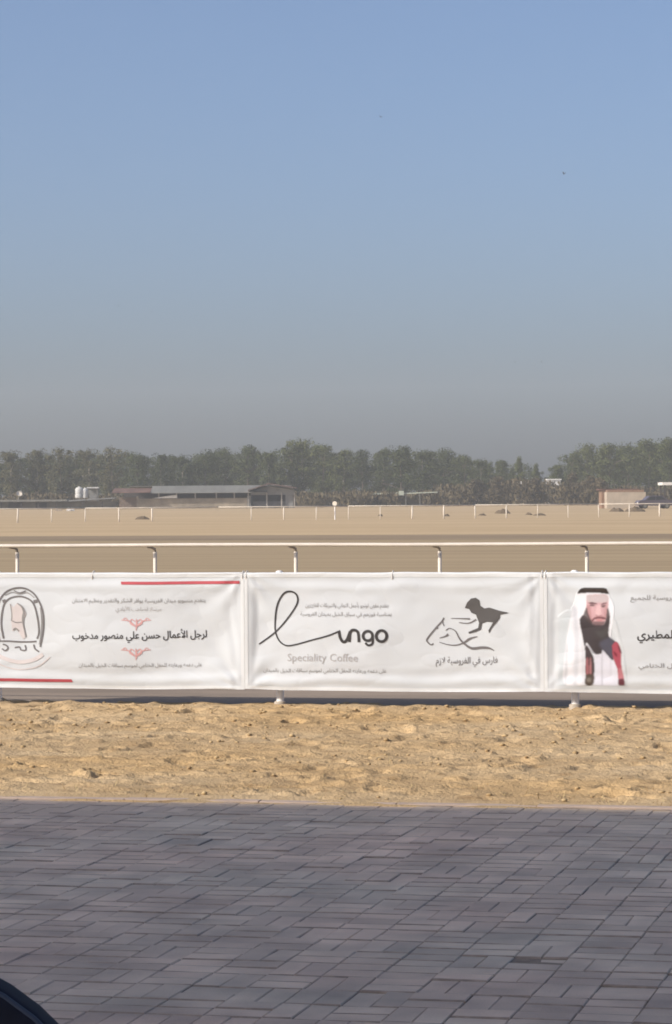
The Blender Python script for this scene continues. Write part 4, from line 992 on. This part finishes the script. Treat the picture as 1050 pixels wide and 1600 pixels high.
def trunk_mb(rg, H, rad, base, C):
    mb = MB(); lean = rg.normal(0, .03, 2)
    top = Vector((lean[0] * H, lean[1] * H, H * .8))
    mb.tube([(0, 0, -.4), (top.x * .2, top.y * .2, H * .2), (top.x * .6, top.y * .6, H * .5), top], [H * .022, H * .018, H * .012, H * .004], 7)
    for i in rg.choice(len(C), min(9, len(C)), replace=False):
        c = Vector(C[i]); z0 = max(base * .6, min(c.z - .12 * H, H * .7)); s = Vector((top.x * z0 / (H * .8), top.y * z0 / (H * .8), z0))
        mb.tube([s, s.lerp(c, .5) + Vector((0, 0, .03 * H)), c], [H * .008, H * .006, H * .002], 5)
    return mb
VAR = []
def make_variants():
    spec = [(10, 3.4, 1.6, 'dome'), (10, 3.9, 1.4, 'dome'), (10, 2.7, 2.0, 'col'), (10, 3.1, 1.5, 'col'), (10, 2.4, 1.2, 'cone'), (10, 4.3, 1.8, 'dome'), (10, 2.9, 2.6, 'col')]
    for i, (H, r_, b, sh) in enumerate(spec):
        rg = np.random.default_rng(100 + i)
        V, C = crown_np(rg, H, r_, b, 60, 80, 0.135, sh)
        tb = trunk_mb(rg, H, r_, b, C)
        VAR.append((V, C, tb, H, r_))
make_variants()
ORD = ['first', 'second', 'third', 'fourth', 'fifth', 'sixth', 'seventh', 'eighth', 'ninth', 'tenth', 'eleventh', 'twelfth', 'thirteenth', 'fourteenth', 'fifteenth', 'sixteenth', 'seventeenth', 'eighteenth', 'nineteenth', 'twentieth']
SKY = [(-150, 706), (0, 706), (60, 703), (120, 700), (170, 698), (230, 705), (290, 708), (315, 699), (345, 695), (385, 697), (415, 700), (445, 695), (470, 688), (500, 692), (540, 703), (560, 705), (590, 700), (620, 697), (650, 700), (690, 698),
       (725, 706), (745, 712), (775, 712), (800, 720), (812, 712), (830, 722), (850, 728), (870, 724), (885, 708), (905, 692), (940, 687), (985, 690), (1010, 683), (1050, 680), (1200, 682)]
def skyline(px): return float(np.interp(px, [a for a, _ in SKY], [b for _, b in SKY]))
def front_trees():
    meshes = {}
    def get(v, lm, bk):
        if (v, lm) not in meshes:
            V, C, tb, H, r_ = VAR[v]; cm = np_mesh('crown', V, np.arange(len(V)).reshape(-1, 4)); cm.materials.append(LM[lm])
            t = tb.build('trunk', M_barkp if bk else M_bark, None); tm = t.data; bpy.data.objects.remove(t)
            meshes[v, lm] = (cm, tm)
        return meshes[v, lm]
    rg = random.Random(21)
    # pixel column, top row (or None for the skyline), variant, leaf colour, look, where
    rows = []
    sec = [('behind the low stores at far left', [(-62, None), (-20, None), (18, None), (58, None), (98, None), (140, None), (178, None)], (2, 3, 6, 2, 3, 6, 3), 2, 'dusty grey green tree'),
           ('behind the long shed', [(216, None), (252, None), (286, 711), (322, None), (352, None), (388, None), (420, None), (452, None)], (3, 2, 6, 5, 5, 0, 2, 3), 0, 'dark rounded tree'),
           ('between long shed and shade shelter', [(473, None), (503, None), (536, None)], (6, 3, 2), 1, 'tall ragged green tree'),
           ('above the pale green shade shelter', [(568, None), (598, None), (628, None), (660, None), (692, None)], (0, 2, 1, 6, 5), 0, 'dark domed tree'),
           ('between shade shelter and white house', [(724, None), (752, None), (780, None), (812, 711), (838, 722)], (3, 6, 2, 4, 4), 1, 'thinning olive tree'),
           ('behind the white house and block hut', [(872, 726), (892, 706), (918, None), (950, None), (982, None), (1014, None), (1046, None), (1085, None)], (2, 3, 1, 0, 5, 1, 0, 1), 1, 'green leafy tree')]
    for where, cols, vs, lm, look in sec:
        for i, ((px, py), v) in enumerate(zip(cols, vs)):
            dep = 432 + rg.uniform(-14, 16); h = Z_(py or skyline(px) + rg.uniform(-3, 6), dep, px)
            lbl = '%s %s, %s from the left there' % (look, where, ORD[i])
            cm, tm = get(v, lm, (v in (2, 6)))
            root = thing('tree', foot(px, dep), lbl, 'tree', 'trees along the front of the far wood', rz=rg.uniform(0, 6.28))
            s = h / 10.0 * 1.015; wsc = s * rg.uniform(.80, 1.12) * (0.85 if v in (4,) else 1.0); root.scale = (wsc, wsc, s)
            link('crown', cm, None, root); link('trunk', tm, None, root)
front_trees()
def wood_mass():
    rg = np.random.default_rng(77); VV = []; n = 0
    for row, (dep, off) in enumerate(((452, 2.0), (470, 4.0), (490, 6.0))):
        px = -170 + row * 12
        while px < 1240:
            V = VAR[int(rg.integers(0, 7))][0]; h = Z_(skyline(px) + off + rg.uniform(-2, 8), dep, px); s = h / 10.0; a = rg.uniform(0, 6.28)
            U = V.reshape(-1, 4, 3)[:: (1 if row == 0 else 2)].reshape(-1, 3); p = foot(px, dep)
            w_ = s * rg.uniform(.85, 1.1)
            VV.append(np.stack([(U[:, 0] * math.cos(a) - U[:, 1] * math.sin(a)) * w_ + p.x, (U[:, 0] * math.sin(a) + U[:, 1] * math.cos(a)) * w_ + p.y, U[:, 2] * s], 1))
            px += rg.uniform(26, 42)
    V = np.vstack(VV); o = link('woodland', np_mesh('woodland', V, np.arange(len(V)).reshape(-1, 4)), LM[0])
    tag(o, 'hazy mass of dark wood filling in behind the front trees', 'woodland', kind='stuff')
    # undergrowth along the foot of the wood: brown scrub and reeds
    VV = []
    for px in np.arange(-120, 1180, 7.0):
        dep = rg.uniform(392, 424)
        if px < 470: dep = rg.uniform(412, 424)
        hh = (1.6 + 1.0 * rg.random()) if px < 690 else (2.2 + 2.2 * rg.random())
        if px > 930: hh *= .75
        m = 240; p = foot(px, dep)
        L = np.stack([rg.normal(0, .75, m), rg.normal(0, .9, m), hh * rg.random(m) ** .8], 1)
        a = np.stack([rg.normal(0, .10, m), rg.normal(0, .10, m), rg.uniform(.15, .40, m)], 1); b = np.stack([rg.normal(0, .12, m), rg.normal(0, .12, m), rg.normal(0, .04, m)], 1)
        Q_ = np.stack([L - a, L - b, L + a, L + b], 1).reshape(-1, 3); Q_ += np.array((p.x, p.y, 0)); VV.append(Q_)
    V = np.vstack(VV); o = link('brown_scrub', np_mesh('brown_scrub', V, np.arange(len(V)).reshape(-1, 4)), LM_scrub)
    tag(o, 'low brown scrub growing along the foot of the wood', 'scrub', kind='stuff')
wood_mass()
def bare_bush(px, dep, h, lbl, seed):
    rg = np.random.default_rng(seed); root = thing('bare_bush', foot(px, dep), lbl, 'bush', 'brown bushes before the right hand wood')
    V, C = crown_np(rg, h, h * .42, .4, 40, 34, .17, 'dome')
    link('foliage', np_mesh('foliage', V, np.arange(len(V)).reshape(-1, 4)), LM_scrub, root)
    mb = MB()
    for i in range(8):
        c = Vector(C[i * 4]); mb.tube([(0, 0, -.2), c * .5 + Vector((0, 0, .1)), c], [.06, .04, .015], 5)
    mb.build('stem', M_bark, root)
for i, (px, dep, h, lb) in enumerate(((742, 405, 4.4, 'brown bush below the thinning olive trees, leftmost of the bushes'), (778, 400, 5.0, 'brown bush left of the tiny white board'), (836, 398, 4.6, 'brown bush between the tiny white board and the white house'),
                                      (893, 396, 5.6, 'tall brown bush just right of the white house'), (918, 390, 5.2, 'brown bush midway between the white house and block hut'), (938, 380, 4.6, 'brown bush touching the left end of the block hut'))):
    bare_bush(px, dep, h, lb, 300 + i)

# ------------------------------------------------------------------ birds
def bird(px, py, dep, span, flap, hd, lbl):
    rg = random.Random(int(px)); c = at_depth(px, py, dep)
    V = []; F = []
    rings = [(-.50, .01), (-.34, .05), (-.12, .095), (.10, .10), (.26, .065), (.36, .06), (.44, .03), (.52, .004)]   # tail .. beak along +X
    n = 8
    for (x, r_) in rings:
        for j in range(n): V.append((x * span * .55, r_ * span * .55 * math.cos(2 * math.pi * j / n) * (1.8 if x < -.3 else 1), r_ * span * .5 * math.sin(2 * math.pi * j / n) * (.4 if x < -.3 else 1)))
    for i in range(len(rings) - 1):
        for j in range(n): F.append((i * n + j, i * n + (j + 1) % n, (i + 1) * n + (j + 1) % n, (i + 1) * n + j))
    body = MB().add(V, F)
    for s in (-1, 1):
        st = [(0.02, .16, .10, .0), (.22, .17, .12, .1), (.38, .13, .12, .12), (.5, .02, .03, .05)]
        WV = []
        for (yy, fr, bk, up) in st:
            z = math.sin(flap) * yy * span; y = math.cos(flap) * yy * span * s
            for (x, dz) in ((fr * span * .6 - abs(yy) * .12 * span, 0), (0 - abs(yy) * .12 * span, .012 * span), (-bk * span - abs(yy) * .12 * span, 0), (0 - abs(yy) * .12 * span, -.006 * span)): WV.append((x, y, z + dz + .03 * span))
        WF = []
        for i in range(3):
            for j in range(4): WF.append((i * 4 + j, i * 4 + (j + 1) % 4, (i + 1) * 4 + (j + 1) % 4, (i + 1) * 4 + j))
        WF.append((12, 13, 14, 15)); body.add(WV, WF)
    o = body.build('bird', mat('bird_feathers', (.05, .048, .05), .8, var=.2)); o.location = c; o.rotation_euler = (rg.uniform(-.3, .3), rg.uniform(-.1, .1), hd)
    tag(o, lbl, 'bird', 'birds in the sky')
bird(595, 183, 190, .40, .5, 1.2, 'small dark bird high in the sky above the coffee banner')
bird(881, 272, 165, .40, .7, 2.5, 'dark bird high in the sky at the right, clearest of all')
bird(185, 478, 330, .36, .4, .4, 'faint bird low in the sky at left, left of a close pair')
bird(237, 487, 340, .36, .2, .6, 'faint bird low in the sky at left, right of a close pair')
bird(545, 493, 330, .36, .5, 2.0, 'faint bird alone low in the middle of the sky')
bird(805, 566, 350, .36, .3, .5, 'faintest bird low at right, left of a close pair')
bird(846, 566, 350, .36, .5, 2.8, 'faintest bird low at right, right of a close pair')

# ------------------------------------------------------------------ navy chair at the near left corner
def chair():
    dep = 4.2; c = at_depth(-222, 1500, dep); root = thing('armchair', (c.x, c.y, 0), 'dark navy upholstered armchair, only its rounded back showing at lower left', 'armchair', rz=YAW)
    M_navy = mat('navy_fabric', (0.010, 0.013, 0.026), 0.75, var=0.2, scale=30, spec=0.2)
    def slab(outline, y0, y1, name, bev=0.03, curve=0.0):
        bm = bmesh.new(); vs = [bm.verts.new((x, y0, z)) for x, z in outline]; f = bm.faces.new(vs)
        r_ = bmesh.ops.extrude_face_region(bm, geom=[f]); bmesh.ops.translate(bm, vec=(0, y1 - y0, 0), verts=[v for v in r_['geom'] if isinstance(v, bmesh.types.BMVert)])
        bmesh.ops.recalc_face_normals(bm, faces=bm.faces)
        es = [e for e in bm.edges if abs(e.verts[0].co.y - e.verts[1].co.y) < 1e-5]
        bmesh.ops.bevel(bm, geom=es, offset=bev, segments=4, affect='EDGES', profile=0.6)
        me = bpy.data.meshes.new(name); bm.to_mesh(me); bm.free(); me.polygons.foreach_set('use_smooth', [True] * len(me.polygons))
        return link(name, me, M_navy, root)
    r_, hw, ht = 0.45, 0.46, 0.966
    ol = [(-hw, .30), (hw, .30)] + [(hw - r_ + r_ * math.cos(a), ht - r_ + r_ * math.sin(a)) for a in np.linspace(0, math.pi / 2, 12)] + [(-hw + r_ + r_ * math.cos(a), ht - r_ + r_ * math.sin(a)) for a in np.linspace(math.pi / 2, math.pi, 12)]
    bk = slab(ol, 0.0, 0.12, 'backrest')
    rim_tube = MB().tube([(x * .985, 0.012, .3 + (z - .3) * .985) for x, z in ol[2:]], 0.007, 8).build('light_rim', mat('navy_light_rim', (0.045, 0.06, 0.095), 0.5, var=.1), bk, True)  # added lighter tube, painting a pale rim of light along the back's edge
    def rr(x0, x1, z0, z1, q=.03): return [(x0 + q, z0), (x1 - q, z0), (x1, z0 + q), (x1, z1 - q), (x1 - q, z1), (x0 + q, z1), (x0, z1 - q), (x0, z0 + q)]
    slab(rr(-.345, .345, .30, .45), .125, .62, 'seat')
    for s in (-1, 1): slab(rr(s * .40 - .05, s * .40 + .05, .28, .62), .125, .60, 'armrest', .02)
    for sx in (-.38, .38):
        for sy in (.05, .55): MB().tube([(sx, sy, 0.004), (sx, sy, .30)], [.016, .024], 10).build('leg', M_dark, root, True)
chair()

# ------------------------------------------------------------------ grandstand behind the camera, whose roof shades the paving
def grandstand():
    h = 12.5; sh = (h + .35) / math.tan(SUN_EL) * math.cos(SUN_AZ); ye = YK - 0.05 - sh
    root = thing('grandstand', (0, ye, 0), 'open grandstand behind the viewer whose high roof edge shades the paving', 'grandstand')
    cc = mat('stand_concrete', (0.45, 0.43, 0.40), 0.9, var=0.1)
    MB().box(-60, 45, -13, 0, h, h + .35).build('roof', mat('stand_roof', (0.62, 0.61, 0.60), 0.7, var=0.05), root)
    for i in range(7): MB().box(-60, 45, -20.0, -10.6 - i * 0.95, i * .42 + (0 if i == 0 else .003), (i + 1) * .42).build('tier', cc, root)
    for x in range(-54, 45, 12): MB().box(x - .2, x + .2, -10.4, -10.0, 0, h - .003).build('column', cc, root)
grandstand()

# ------------------------------------------------------------------ haze
def haze():
    o = MB().box(-950, 950, -630, 1130, -1.0, 45).build('haze', None)
    m = bpy.data.materials.new('haze'); m.use_nodes = True; n = m.node_tree.nodes; n.clear()
    ot = n.new('ShaderNodeOutputMaterial'); v = n.new('ShaderNodeVolumePrincipled')
    v.inputs['Color'].default_value = (0.87, 0.88, 0.865, 1); v.inputs['Density'].default_value = 0.00054 / DS; v.inputs['Anisotropy'].default_value = 0.0
    m.node_tree.links.new(v.outputs[0], ot.inputs['Volume']); o.data.materials.append(m)
    tag(o, 'pale dusty haze over the whole racecourse', 'haze', kind='stuff')
haze()
